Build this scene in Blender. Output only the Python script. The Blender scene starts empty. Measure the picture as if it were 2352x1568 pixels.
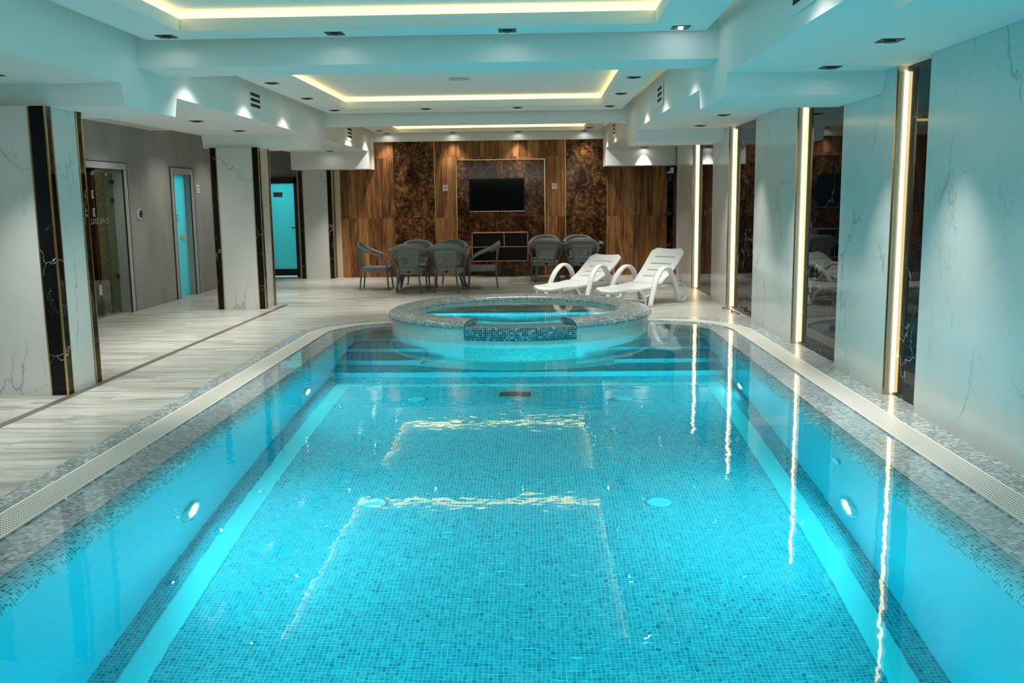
import bpy, bmesh, math, random
from mathutils import Vector, Matrix
random.seed(7)
PI = math.pi
scene = bpy.context.scene

# ------------------------------------------------------------------ camera
F_PX, W_PX = 2166.0, 2352.0
YAW, PITCH, ROLL = math.radians(1.6762), math.radians(8.6167), math.radians(-0.7162)
CAM_H = 1.62
cam_d = bpy.data.cameras.new('camera')
cam = bpy.data.objects.new('camera', cam_d)
scene.collection.objects.link(cam)
fw = Vector((-math.sin(YAW) * math.cos(PITCH), math.cos(YAW) * math.cos(PITCH), -math.sin(PITCH)))
rt = Vector((math.cos(YAW), math.sin(YAW), 0))
up = rt.cross(fw)
rt2 = rt * math.cos(ROLL) + up * math.sin(ROLL)
up2 = -rt * math.sin(ROLL) + up * math.cos(ROLL)
mw = Matrix((rt2, up2, -fw)).transposed().to_4x4()
mw.translation = Vector((0, 0, CAM_H))
cam.matrix_world = mw
cam_d.sensor_fit = 'HORIZONTAL'
cam_d.sensor_width = 36.0
cam_d.lens = 36.0 * F_PX / W_PX
cam_d.clip_start = 0.05
cam_d.clip_end = 100
scene.camera = cam

# ------------------------------------------------------------------ world, exposure, light levels
world = bpy.data.worlds.new('world')
scene.world = world
world.use_nodes = True
world.node_tree.nodes['Background'].inputs[0].default_value = (0.5, 0.55, 0.55, 1)
world.node_tree.nodes['Background'].inputs[1].default_value = 0.05
scene.view_settings.view_transform = 'Standard'
scene.view_settings.look = 'None'
scene.view_settings.gamma = 1
scene.view_settings.use_curve_mapping = False
scene.view_settings.exposure = 0.72
SPOT_W = 95.0            # each recessed downlight
SPOT_COL = (1.0, 0.97, 0.90)
COVE_EM = 2.1           # ceiling cove LED profile
LED_EM = 4.2             # vertical LED profiles
FILL_W = 110.0         # added fill light behind the camera, set in a made-up high window
POOL_EM = 630.0          # underwater lamps
POOL_COL = (0.30, 0.92, 1.0)
cy = scene.cycles
cy.max_bounces = 12
cy.diffuse_bounces = 5
cy.glossy_bounces = 5
cy.transmission_bounces = 8
cy.volume_bounces = 0
cy.transparent_max_bounces = 12
cy.sample_clamp_indirect = 4.0
cy.sample_clamp_direct = 0
cy.blur_glossy = 0.6
cy.use_denoising = True
cy.caustics_reflective = False
cy.caustics_refractive = True

# ------------------------------------------------------------------ helpers
C = scene.collection


def link(o, parent=None):
    C.objects.link(o)
    if parent is not None:
        o.parent = parent
    return o


def autouv(me):
    uv = me.uv_layers.new(name='uv')
    vs = me.vertices
    for p in me.polygons:
        n = p.normal
        a = (abs(n.x), abs(n.y), abs(n.z))
        for li in p.loop_indices:
            co = vs[me.loops[li].vertex_index].co
            if a[2] >= a[0] and a[2] >= a[1]:
                uv.data[li].uv = (co.x, co.y)
            elif a[0] >= a[1]:
                uv.data[li].uv = (co.y, co.z)
            else:
                uv.data[li].uv = (co.x, co.z)


def mesh(name, verts, faces, mat, parent=None, uvs=None, smooth=False, mods=()):
    me = bpy.data.meshes.new(name)
    me.from_pydata([tuple(v) for v in verts], [], [tuple(f) for f in faces])
    me.update()
    if uvs is not None:
        uv = me.uv_layers.new(name='uv')
        for li, l in enumerate(me.loops):
            uv.data[li].uv = uvs[li]
    else:
        autouv(me)
    for m in (mat if isinstance(mat, (list, tuple)) else [mat]):
        me.materials.append(m)
    if smooth:
        me.polygons.foreach_set('use_smooth', [True] * len(me.polygons))
    o = bpy.data.objects.new(name, me)
    link(o, parent)
    return o


class MB:
    """collects shapes into one mesh"""
    def __init__(s):
        s.v = []; s.f = []; s.m = []; s.sm = []

    def quad(s, a, b, c, d, m=0):
        i = len(s.v); s.v += [a, b, c, d]; s.f.append((i, i + 1, i + 2, i + 3)); s.m.append(m); s.sm.append(False)

    def box(s, x0, x1, y0, y1, z0, z1, m=0):
        i = len(s.v)
        s.v += [(x0, y0, z0), (x1, y0, z0), (x1, y1, z0), (x0, y1, z0), (x0, y0, z1), (x1, y0, z1), (x1, y1, z1), (x0, y1, z1)]
        for f in ((0, 3, 2, 1), (4, 5, 6, 7), (0, 1, 5, 4), (1, 2, 6, 5), (2, 3, 7, 6), (3, 0, 4, 7)):
            s.f.append(tuple(i + k for k in f)); s.m.append(m); s.sm.append(False)
        return s

    def hexa(s, P, m=0):
        """8 points: bottom 4 ccw, top 4 ccw"""
        i = len(s.v); s.v += P
        for f in ((0, 3, 2, 1), (4, 5, 6, 7), (0, 1, 5, 4), (1, 2, 6, 5), (2, 3, 7, 6), (3, 0, 4, 7)):
            s.f.append(tuple(i + k for k in f)); s.m.append(m); s.sm.append(False)
        return s

    def sweep(s, pts, dims, ref=(0, 0, 1), n=10, m=0, cap=True, sub=6, closed=False):
        """elliptical tube along a smooth path. dims: one (a,b) or one per point; a lies along ref"""
        P = [Vector(p) for p in pts]
        if not isinstance(dims, list):
            dims = [dims] * len(P)
        dims = [(d, d) if not isinstance(d, tuple) else d for d in dims]
        R = ref if isinstance(ref, list) else [ref] * len(P)
        Q, D, RR = [], [], []
        if sub > 1 and len(P) > 2:
            N = len(P)
            rng = N if closed else N - 1
            for k in range(rng):
                p0 = P[(k - 1) % N] if (closed or k > 0) else P[0] * 2 - P[1]
                p1, p2 = P[k], P[(k + 1) % N]
                p3 = P[(k + 2) % N] if (closed or k < N - 2) else P[-1] * 2 - P[-2]
                for j in range(sub):
                    t = j / sub
                    Q.append(0.5 * ((2 * p1) + (p2 - p0) * t + (2 * p0 - 5 * p1 + 4 * p2 - p3) * t * t + (-p0 + 3 * p1 - 3 * p2 + p3) * t ** 3))
                    d1, d2 = dims[k], dims[(k + 1) % N]
                    D.append((d1[0] * (1 - t) + d2[0] * t, d1[1] * (1 - t) + d2[1] * t))
                    RR.append(Vector(R[k]) * (1 - t) + Vector(R[(k + 1) % N]) * t)
            if not closed:
                Q.append(P[-1]); D.append(dims[-1]); RR.append(Vector(R[-1]))
        else:
            Q, D, RR = P, dims, [Vector(r) for r in R]
        base = len(s.v)
        M = len(Q)
        for k in range(M):
            if closed:
                t = Q[(k + 1) % M] - Q[(k - 1) % M]
            else:
                t = Q[min(k + 1, M - 1)] - Q[max(k - 1, 0)]
            t.normalize()
            a = RR[k] - t * RR[k].dot(t)
            if a.length < 1e-4:
                a = t.orthogonal()
            a.normalize()
            b = t.cross(a)
            for j in range(n):
                w = 2 * PI * j / n
                s.v.append(tuple(Q[k] + a * (math.cos(w) * D[k][0]) + b * (math.sin(w) * D[k][1])))
        seg = M if closed else M - 1
        for k in range(seg):
            k2 = (k + 1) % M
            for j in range(n):
                j2 = (j + 1) % n
                s.f.append((base + k * n + j, base + k * n + j2, base + k2 * n + j2, base + k2 * n + j)); s.m.append(m); s.sm.append(True)
        if cap and not closed:
            s.f.append(tuple(base + j for j in range(n - 1, -1, -1))); s.m.append(m); s.sm.append(False)
            s.f.append(tuple(base + (M - 1) * n + j for j in range(n))); s.m.append(m); s.sm.append(False)
        return s

    def disc(s, c, r, normal=(0, 0, 1), n=24, m=0):
        nz = Vector(normal).normalized(); a = nz.orthogonal().normalized(); b = nz.cross(a)
        i = len(s.v)
        for k in range(n):
            w = 2 * PI * k / n
            s.v.append(tuple(Vector(c) + a * (r * math.cos(w)) + b * (r * math.sin(w))))
        s.f.append(tuple(range(i, i + n))); s.m.append(m); s.sm.append(False)
        return s

    def cyl(s, c0, c1, r0, r1=None, n=20, m=0):
        r1 = r0 if r1 is None else r1
        a = Vector(c1) - Vector(c0)
        return s.sweep([c0, c1], [(r0, r0), (r1, r1)], ref=tuple(a.orthogonal()), n=n, m=m, sub=1)

    def lathe(s, prof, cx, cyy, n=64, a0=0.0, a1=2 * PI, m=0, closed=True):
        """prof: list of (r,z); revolved about the vertical through (cx,cyy)"""
        base = len(s.v); K = len(prof); cnt = n if closed else n + 1
        for i in range(cnt):
            w = a0 + (a1 - a0) * i / n
            for (r, z) in prof:
                s.v.append((cx + r * math.cos(w), cyy + r * math.sin(w), z))
        for i in range(n):
            i2 = (i + 1) % cnt
            for k in range(K - 1):
                s.f.append((base + i * K + k, base + i2 * K + k, base + i2 * K + k + 1, base + i * K + k + 1)); s.m.append(m); s.sm.append(True)
        return s

    def build(s, name, mat, parent=None, loc=None, rotz=0.0, uvs=None):
        o = mesh(name, s.v, s.f, mat, parent, uvs=uvs)
        o.data.polygons.foreach_set('use_smooth', s.sm)
        if isinstance(mat, (list, tuple)):
            o.data.polygons.foreach_set('material_index', s.m)
        if loc is not None:
            o.location = loc
        o.rotation_euler.z = rotz
        return o


def thing(name, label, cat, loc=(0, 0, 0), rotz=0.0, group=None):
    o = bpy.data.objects.new(name, None)
    o.empty_display_size = 0.1
    o.location = loc; o.rotation_euler = (0, 0, rotz)
    link(o)
    o['label'] = label; o['category'] = cat
    if group: o['group'] = group
    return o


def tag(o, label, cat, group=None):
    o['label'] = label; o['category'] = cat
    if group: o['group'] = group
    return o


def struct(o):
    o['kind'] = 'structure'
    return o


def dup(root, loc, rotz, label, group=None):
    r = root.copy(); C.objects.link(r)
    r.location = loc; r.rotation_euler = (0, 0, rotz); r['label'] = label
    if group: r['group'] = group
    for ch in list(root.children):
        c = ch.copy(); C.objects.link(c); c.parent = r
        for g in list(ch.children):
            d = g.copy(); C.objects.link(d); d.parent = c
    return r


def text_mesh(s, size, mat, parent, loc, rot, name='lettering', depth=0.001, align='CENTER'):
    cu = bpy.data.curves.new(name, 'FONT')
    cu.body = s; cu.size = size; cu.extrude = depth; cu.align_x = align; cu.align_y = 'CENTER'
    tmp = bpy.data.objects.new(name, cu)
    C.objects.link(tmp)
    dg = bpy.context.evaluated_depsgraph_get()
    me = bpy.data.meshes.new_from_object(tmp.evaluated_get(dg))
    bpy.data.objects.remove(tmp)
    me.materials.clear(); me.materials.append(mat)
    o = bpy.data.objects.new(name, me)
    link(o, parent)
    o.location = loc; o.rotation_euler = rot
    return o


# ------------------------------------------------------------------ material helpers
class NT:
    def __init__(s, name):
        s.mat = bpy.data.materials.new(name); s.mat.use_nodes = True
        s.t = s.mat.node_tree; s.n = s.t.nodes; s.l = s.t.links
        s.bsdf = s.n['Principled BSDF']; s.out = s.n['Material Output']

    def new(s, typ, **kw):
        nd = s.n.new(typ)
        for k, v in kw.items():
            setattr(nd, k, v)
        return nd

    def setp(s, nd, key, v):
        if isinstance(v, bpy.types.NodeSocket):
            s.l.new(v, nd.inputs[key])
        else:
            nd.inputs[key].default_value = v

    def math(s, op, a, b=None, c=None, clamp=False):
        nd = s.new('ShaderNodeMath', operation=op, use_clamp=clamp)
        s.setp(nd, 0, a)
        if b is not None: s.setp(nd, 1, b)
        if c is not None: s.setp(nd, 2, c)
        return nd.outputs[0]

    def vmath(s, op, a, b=None):
        nd = s.new('ShaderNodeVectorMath', operation=op)
        s.setp(nd, 0, a)
        if b is not None: s.setp(nd, 1, b)
        return nd.outputs[0]

    def noise(s, vec, scale, detail=4, rough=0.5, dist=0.0, dim='3D'):
        nd = s.new('ShaderNodeTexNoise', noise_dimensions=dim)
        s.setp(nd, 'Vector', vec); s.setp(nd, 'Scale', scale); s.setp(nd, 'Detail', detail)
        s.setp(nd, 'Roughness', rough); s.setp(nd, 'Distortion', dist)
        return nd.outputs['Fac']

    def ramp(s, fac, stops, interp='LINEAR'):
        nd = s.new('ShaderNodeValToRGB'); cr = nd.color_ramp; cr.interpolation = interp
        while len(cr.elements) > 1:
            cr.elements.remove(cr.elements[-1])
        for i, (p, c) in enumerate(stops):
            e = cr.elements[0] if i == 0 else cr.elements.new(p)
            e.position = p
            e.color = (c[0], c[1], c[2], 1) if isinstance(c, (tuple, list)) else (c, c, c, 1)
        s.setp(nd, 'Fac', fac)
        return nd.outputs['Color']

    def mix(s, fac, a, b, blend='MIX'):
        nd = s.new('ShaderNodeMix', data_type='RGBA', blend_type=blend)
        s.setp(nd, 0, fac); s.setp(nd, 6, a if isinstance(a, bpy.types.NodeSocket) else (*a, 1) if len(a) == 3 else a)
        s.setp(nd, 7, b if isinstance(b, bpy.types.NodeSocket) else (*b, 1) if len(b) == 3 else b)
        return nd.outputs[2]

    def obj(s):
        return s.new('ShaderNodeTexCoord').outputs['Object']

    def uv(s):
        return s.new('ShaderNodeTexCoord').outputs['UV']

    def mapping(s, vec, scale=(1, 1, 1), rot=(0, 0, 0), loc=(0, 0, 0)):
        nd = s.new('ShaderNodeMapping')
        s.setp(nd, 'Vector', vec); s.setp(nd, 'Scale', scale); s.setp(nd, 'Rotation', rot); s.setp(nd, 'Location', loc)
        return nd.outputs[0]

    def bump(s, h, strength=0.2, dist=0.01):
        nd = s.new('ShaderNodeBump')
        s.setp(nd, 'Strength', strength); s.setp(nd, 'Distance', dist); s.setp(nd, 'Height', h)
        s.l.new(nd.outputs[0], s.bsdf.inputs['Normal'])
        return nd

    def p(s, **kw):
        names = dict(base='Base Color', rough='Roughness', metal='Metallic', spec='Specular IOR Level', em='Emission Color',
                     ems='Emission Strength', coat='Coat Weight', coatr='Coat Roughness', trans='Transmission Weight', alpha='Alpha', ior='IOR')
        for k, v in kw.items():
            if isinstance(v, tuple) and len(v) == 3: v = (*v, 1)
            s.setp(s.bsdf, names[k], v)
        return s


def flat(name, col, rough=0.5, metal=0.0, **kw):
    return NT(name).p(base=col, rough=rough, metal=metal, **kw).mat


def emis(name, col, strength):
    t = NT(name); t.n.remove(t.bsdf)
    e = t.new('ShaderNodeEmission'); e.inputs[0].default_value = (*col, 1); e.inputs[1].default_value = strength
    t.l.new(e.outputs[0], t.out.inputs[0])
    return t.mat


# ------------------------------------------------------------------ materials
def mosaic(name, tile=0.025, stops=None, grout=(0.62, 0.66, 0.64), rough=0.22, gw=0.06, patches=0.0, streak=0.28):
    t = NT(name)
    sc = t.vmath('SCALE', t.uv()); sc.node.inputs['Scale'].default_value = 1.0 / tile
    fl = t.vmath('FLOOR', sc); fr = t.vmath('FRACTION', sc)
    sep = t.new('ShaderNodeSeparateXYZ'); t.l.new(fr, sep.inputs[0])
    dx = t.math('ABSOLUTE', t.math('SUBTRACT', sep.outputs[0], 0.5))
    dy = t.math('ABSOLUTE', t.math('SUBTRACT', sep.outputs[1], 0.5))
    g = t.math('GREATER_THAN', t.math('MAXIMUM', dx, dy), 0.5 - gw)
    wn = t.new('ShaderNodeTexWhiteNoise', noise_dimensions='3D'); t.l.new(fl, wn.inputs['Vector'])
    val = wn.outputs['Value']
    if patches:
        pn = t.noise(fl, 0.12, 2, 0.6)
        val = t.math('ADD', val, t.math('MULTIPLY', t.math('SUBTRACT', pn, 0.5), patches), clamp=True)
    col = t.ramp(val, stops, 'CONSTANT')
    # streaked marble glass inside every tile
    stk = t.noise(t.mapping(sc, scale=(2.2, 0.5, 1), rot=(0, 0, 0.7)), 1.6, 3, 0.6)
    col = t.mix(t.math('MULTIPLY', stk, streak), col, (0.75, 0.8, 0.8))
    col = t.mix(g, col, grout)
    t.p(base=col, rough=t.math('ADD', t.math('MULTIPLY', g, 0.5), rough))
    t.bump(t.math('SUBTRACT', 1.0, g), 0.25, 0.002)
    return t.mat


M = {}
M['mosaic'] = mosaic('grey_mosaic', stops=[(0, (0.012, 0.022, 0.024)), (0.14, (0.05, 0.075, 0.08)), (0.34, (0.11, 0.145, 0.15)), (0.58, (0.19, 0.225, 0.225)), (0.78, (0.32, 0.36, 0.355)), (0.93, (0.48, 0.52, 0.51))], patches=0.5)
M['mosaic_wet'] = mosaic('wet_grey_mosaic', stops=[(0, (0.02, 0.04, 0.05)), (0.10, (0.07, 0.12, 0.14)), (0.30, (0.12, 0.19, 0.22)), (0.5, (0.18, 0.27, 0.31)), (0.72, (0.27, 0.37, 0.41)), (0.93, (0.40, 0.50, 0.53))], grout=(0.5, 0.58, 0.6), patches=0.5, rough=0.3)
_b = M['mosaic_wet'].node_tree.nodes['Principled BSDF']
_b.inputs['Coat Weight'].default_value = 1.0; _b.inputs['Coat Roughness'].default_value = 0.01; _b.inputs['Coat IOR'].default_value = 1.333
M['mosaic_rim'] = mosaic('rim_mosaic', stops=[(0, (0.05, 0.13, 0.16)), (0.16, (0.14, 0.26, 0.30)), (0.4, (0.26, 0.42, 0.45)), (0.7, (0.42, 0.58, 0.60))], grout=(0.75, 0.85, 0.85), patches=0.4)  # colours lightened in place of the light missing on the submerged rim
M['mosaic_pool'] = mosaic('pool_mosaic', stops=[(0, (0.05, 0.12, 0.22)), (0.05, (0.10, 0.23, 0.32)), (0.3, (0.14, 0.29, 0.38)), (0.6, (0.19, 0.35, 0.42)), (0.85, (0.27, 0.44, 0.49))], grout=(0.66, 0.80, 0.80), gw=0.07, streak=0.22)
M['mosaic_dark'] = mosaic('dark_blue_mosaic', stops=[(0, (0.003, 0.012, 0.025)), (0.25, (0.008, 0.04, 0.08)), (0.5, (0.015, 0.085, 0.12)), (0.72, (0.05, 0.2, 0.23)), (0.92, (0.2, 0.42, 0.42))], grout=(0.42, 0.62, 0.6), gw=0.05, rough=0.12, streak=0.08)
M['mosaic_white'] = mosaic('pale_mosaic', stops=[(0, (0.62, 0.66, 0.62)), (0.5, (0.68, 0.72, 0.68)), (0.8, (0.74, 0.77, 0.73))], grout=(0.55, 0.6, 0.56), gw=0.05, rough=0.15)
M['mosaic_olive'] = mosaic('olive_mosaic', stops=[(0, (0.26, 0.27, 0.13)), (0.5, (0.36, 0.37, 0.19)), (0.85, (0.46, 0.46, 0.26))], grout=(0.2, 0.21, 0.12), gw=0.06)


def mk_plaster(name, col, rough=0.75):
    t = NT(name)
    n = t.noise(t.obj(), 220, 2, 0.5)
    t.p(base=col, rough=rough, spec=0.25)
    t.bump(n, 0.05, 0.002)
    return t.mat


M['plaster'] = mk_plaster('white_plaster', (0.80, 0.81, 0.78))
M['front_wall'] = mk_plaster('dark_grey_plaster', (0.10, 0.10, 0.10))
M['pool_wall'] = flat('white_pool_tile', (0.42, 0.55, 0.62), 0.25)
M['riser'] = flat('pale_riser_tile', (0.42, 0.52, 0.55), 0.3)
M['pool_white'] = flat('white_stripe_tile', (0.88, 0.9, 0.88), 0.3)


def mk_stucco():
    t = NT('grey_decorative_stucco')
    o = t.obj()
    n1 = t.noise(t.mapping(o, scale=(1, 1, 0.35)), 2.2, 5, 0.6)
    n2 = t.noise(o, 60, 3, 0.6)
    c = t.ramp(n1, [(0.3, (0.235, 0.23, 0.21)), (0.7, (0.34, 0.335, 0.31))])
    c = t.mix(t.math('MULTIPLY', n2, 0.25), c, (0.42, 0.41, 0.39))
    t.p(base=c, rough=0.45)
    t.bump(n2, 0.08, 0.003)
    return t.mat


M['stucco'] = mk_stucco()


def mk_floor():
    t = NT('light_wood_look_tile')
    o = t.obj()
    br = t.new('ShaderNodeTexBrick')
    t.setp(br, 'Vector', o); br.offset = 0.5
    for k, v in (('Scale', 1.0), ('Mortar Size', 0.0025), ('Brick Width', 1.2), ('Row Height', 0.4), ('Mortar Smooth', 0.3)):
        t.setp(br, k, v)
    t.setp(br, 'Color1', (0.1, 0.1, 0.1, 1)); t.setp(br, 'Color2', (0.9, 0.9, 0.9, 1)); t.setp(br, 'Mortar', (0, 0, 0, 1))
    sepc = t.new('ShaderNodeSeparateColor'); t.l.new(br.outputs['Color'], sepc.inputs[0])
    shift = t.new('ShaderNodeCombineXYZ'); t.setp(shift, 2, t.math('MULTIPLY', sepc.outputs[0], 7.0))
    v = t.vmath('ADD', o, shift.outputs[0])
    s1 = t.noise(t.mapping(v, scale=(0.55, 5.5, 1)), 1.5, 6, 0.62, 0.6)
    s2 = t.noise(t.mapping(v, scale=(2.0, 34, 1)), 2.0, 4, 0.65)
    f = t.math('ADD', t.math('MULTIPLY', s1, 0.7), t.math('MULTIPLY', s2, 0.3))
    c = t.ramp(f, [(0.33, (0.17, 0.17, 0.14)), (0.43, (0.33, 0.33, 0.29)), (0.54, (0.50, 0.495, 0.455)), (0.68, (0.62, 0.61, 0.575))])
    c = t.mix(t.math('MULTIPLY', br.outputs['Fac'], 0.6), c, (0.3, 0.3, 0.27))
    t.p(base=c, rough=0.33, spec=0.45)
    return t.mat


M['floor'] = mk_floor()


def veins(t, vec, scale, width, dist=1.5, detail=6, rough=0.55):
    n = t.noise(vec, scale, detail, rough, dist)
    d = t.math('ABSOLUTE', t.math('SUBTRACT', n, 0.5))
    return t.math('SUBTRACT', 1.0, t.math('DIVIDE', d, width), clamp=True)


def cracks(t, vec, scale, width, warp=0.35, wscale=1.6):
    """long thin wandering veins"""
    nz = t.new('ShaderNodeTexNoise'); t.setp(nz, 'Vector', vec); t.setp(nz, 'Scale', wscale); t.setp(nz, 'Detail', 6.0); t.setp(nz, 'Roughness', 0.62)
    off = t.vmath('SCALE', t.vmath('SUBTRACT', nz.outputs['Color'], (0.5, 0.5, 0.5))); off.node.inputs['Scale'].default_value = warp * 2
    vo = t.new('ShaderNodeTexVoronoi', feature='DISTANCE_TO_EDGE'); t.setp(vo, 'Vector', t.vmath('ADD', vec, off)); t.setp(vo, 'Scale', scale)
    return t.math('SUBTRACT', 1.0, t.math('DIVIDE', vo.outputs['Distance'], width), clamp=True)


def mk_marble():
    t = NT('white_veined_marble')
    o = t.obj()
    q = t.mapping(t.mapping(o, scale=(1.0, 1.0, 0.5)), rot=(0.45, 0.35, 0.2), loc=(0.3, 0.1, 0.4))
    m1 = t.ramp(t.noise(o, 1.1, 2), [(0.46, 0), (0.58, 1)])
    v1 = t.math('MULTIPLY', cracks(t, q, 1.15, 0.012, 0.30, 1.8), m1)
    v2 = t.math('MULTIPLY', cracks(t, t.mapping(q, loc=(3, 7, 1), rot=(0.3, 0.4, 0.9)), 2.1, 0.010, 0.25, 2.2), t.ramp(t.noise(o, 1.7, 2), [(0.52, 0), (0.62, 1)]))
    blot = t.math('MULTIPLY', cracks(t, q, 1.15, 0.055, 0.30, 1.8), t.ramp(t.noise(o, 3.4, 5, 0.7), [(0.56, 0), (0.64, 1)]))
    f = t.math('MAXIMUM', t.math('MULTIPLY', v1, 0.62), t.math('MULTIPLY', v2, 0.35))
    f = t.math('MAXIMUM', f, t.math('MULTIPLY', t.math('MULTIPLY', blot, m1), 0.6))
    base = t.ramp(t.noise(o, 0.9, 3), [(0.35, (0.60, 0.605, 0.575)), (0.65, (0.67, 0.67, 0.64))])
    c = t.mix(f, base, (0.17, 0.18, 0.16))
    t.p(base=c, rough=0.13, spec=0.5)
    return t.mat


M['marble'] = mk_marble()


def mk_black():
    t = NT('polished_black_marble')
    o = t.obj()
    v1 = t.math('MULTIPLY', cracks(t, t.mapping(o, rot=(0.9, 0.5, 0.3)), 1.5, 0.005, 0.22, 2.5), t.ramp(t.noise(o, 2.1, 2), [(0.50, 0), (0.58, 1)]))
    v2 = t.math('MULTIPLY', cracks(t, t.mapping(o, loc=(5, 1, 2), rot=(0.3, 1.2, 0.5), scale=(1.6, 1.6, 0.7)), 2.6, 0.007, 0.2, 4), t.ramp(t.noise(t.mapping(o, loc=(1, 1, 9)), 3, 2), [(0.52, 0), (0.62, 0.5)]))
    f = t.math('MAXIMUM', v1, v2)
    c = t.mix(f, (0.006, 0.006, 0.007), (0.62, 0.62, 0.60))
    t.p(base=c, rough=0.02, spec=0.24)
    return t.mat


M['black'] = mk_black()
M['gold'] = flat('brushed_gold_trim', (0.72, 0.50, 0.20), 0.22, 1.0)
M['black_metal'] = flat('matt_black_metal', (0.012, 0.012, 0.012), 0.4)
M['chrome'] = flat('chrome', (0.75, 0.75, 0.73), 0.15, 1.0)
M['alu'] = flat('ribbed_pale_aluminium', (0.66, 0.63, 0.55), 0.35, 0.2)
M['dark_hole'] = flat('dark_slot', (0.004, 0.004, 0.004), 0.9)
M['led'] = emis('warm_led_profile', (1.0, 0.78, 0.36), LED_EM)
M['cove'] = emis('warm_cove_led', (1.0, 0.76, 0.24), COVE_EM)
M['bulb'] = emis('downlight_bulb', (1.0, 0.97, 0.9), 60.0)
M['pool_lamp'] = emis('underwater_lamp_lens', POOL_COL, POOL_EM)


def mk_wood():
    t = NT('brown_oak_planks')
    o = t.obj()
    sep = t.new('ShaderNodeSeparateXYZ'); t.l.new(o, sep.inputs[0])
    px = t.math('DIVIDE', sep.outputs[0], 0.2); pz = t.math('DIVIDE', t.math('ADD', sep.outputs[2], 0.005), 1.245)
    pid = t.new('ShaderNodeCombineXYZ'); t.setp(pid, 0, t.math('FLOOR', px)); t.setp(pid, 1, t.math('FLOOR', pz))
    wn = t.new('ShaderNodeTexWhiteNoise'); t.l.new(pid.outputs[0], wn.inputs['Vector'])
    sh = t.new('ShaderNodeCombineXYZ'); t.setp(sh, 1, t.math('MULTIPLY', wn.outputs['Value'], 9))
    v = t.vmath('ADD', o, sh.outputs[0])
    g1 = t.noise(t.mapping(v, scale=(7, 1, 0.55)), 1.6, 5, 0.6, 0.8)
    g2 = t.noise(t.mapping(v, scale=(60, 1, 2.2)), 1.5, 4, 0.6)
    kn = t.new('ShaderNodeTexVoronoi'); t.setp(kn, 'Vector', t.mapping(v, scale=(3.2, 1, 1.5))); t.setp(kn, 'Scale', 1.0)
    k = t.math('SUBTRACT', 1.0, t.math('MULTIPLY', kn.outputs['Distance'], 6.5), clamp=True)
    f = t.math('ADD', t.math('MULTIPLY', g1, 0.62), t.math('MULTIPLY', g2, 0.38))
    f = t.math('ADD', f, t.math('MULTIPLY', t.math('SUBTRACT', wn.outputs['Value'], 0.5), 0.16))
    c = t.ramp(f, [(0.30, (0.03, 0.010, 0.003)), (0.43, (0.15, 0.055, 0.016)), (0.54, (0.33, 0.14, 0.045)), (0.70, (0.52, 0.27, 0.105))])
    c = t.mix(t.math('MULTIPLY', k, 0.85), c, (0.03, 0.012, 0.005))
    fz = t.math('FRACT', pz)
    seam = t.math('GREATER_THAN', t.math('ABSOLUTE', t.math('SUBTRACT', fz, 0.5)), 0.4985)
    c = t.mix(t.math('MULTIPLY', seam, 0.5), c, (0.02, 0.01, 0.005))
    t.p(base=c, rough=0.5, spec=0.25)
    return t.mat


M['wood'] = mk_wood()


def mk_brown():
    t = NT('brown_forest_marble')
    o = t.obj()
    sep = t.new('ShaderNodeSeparateXYZ'); t.l.new(o, sep.inputs[0])
    tx = t.math('DIVIDE', t.math('ADD', sep.outputs[0], 3.07), 0.61); tz = t.math('DIVIDE', sep.outputs[2], 1.245)
    pid = t.new('ShaderNodeCombineXYZ'); t.setp(pid, 0, t.math('FLOOR', tx)); t.setp(pid, 1, t.math('FLOOR', tz))
    wn = t.new('ShaderNodeTexWhiteNoise'); t.l.new(pid.outputs[0], wn.inputs['Vector'])
    sh = t.new('ShaderNodeCombineXYZ'); t.setp(sh, 1, t.math('MULTIPLY', wn.outputs['Value'], 9))
    v = t.vmath('ADD', o, sh.outputs[0])
    a = t.noise(t.mapping(v, rot=(0, 0.6, 0), scale=(1, 1, 0.6)), 3.2, 9, 0.75, 0.5)
    b = t.noise(v, 14, 7, 0.75, 0.3)
    f = t.math('ADD', t.math('MULTIPLY', a, 0.5), t.math('MULTIPLY', b, 0.5))
    c = t.ramp(f, [(0.40, (0.007, 0.004, 0.002)), (0.48, (0.05, 0.02, 0.007)), (0.54, (0.14, 0.062, 0.02)), (0.64, (0.36, 0.20, 0.085))])
    vv = t.math('MULTIPLY', veins(t, t.mapping(v, rot=(0.2, 0.9, 0)), 1.1, 0.006, 0.5, 7, 0.6), 0.5)
    c = t.mix(vv, c, (0.5, 0.29, 0.13))
    fx = t.math('FRACT', tx); fz = t.math('FRACT', tz)
    s1 = t.math('GREATER_THAN', t.math('ABSOLUTE', t.math('SUBTRACT', fx, 0.5)), 0.497)
    s2 = t.math('GREATER_THAN', t.math('ABSOLUTE', t.math('SUBTRACT', fz, 0.5)), 0.4985)
    c = t.mix(t.math('MULTIPLY', t.math('MAXIMUM', s1, s2), 0.7), c, (0.01, 0.006, 0.003))
    t.p(base=c, rough=0.12, spec=0.18)
    return t.mat


M['brown'] = mk_brown()


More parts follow.
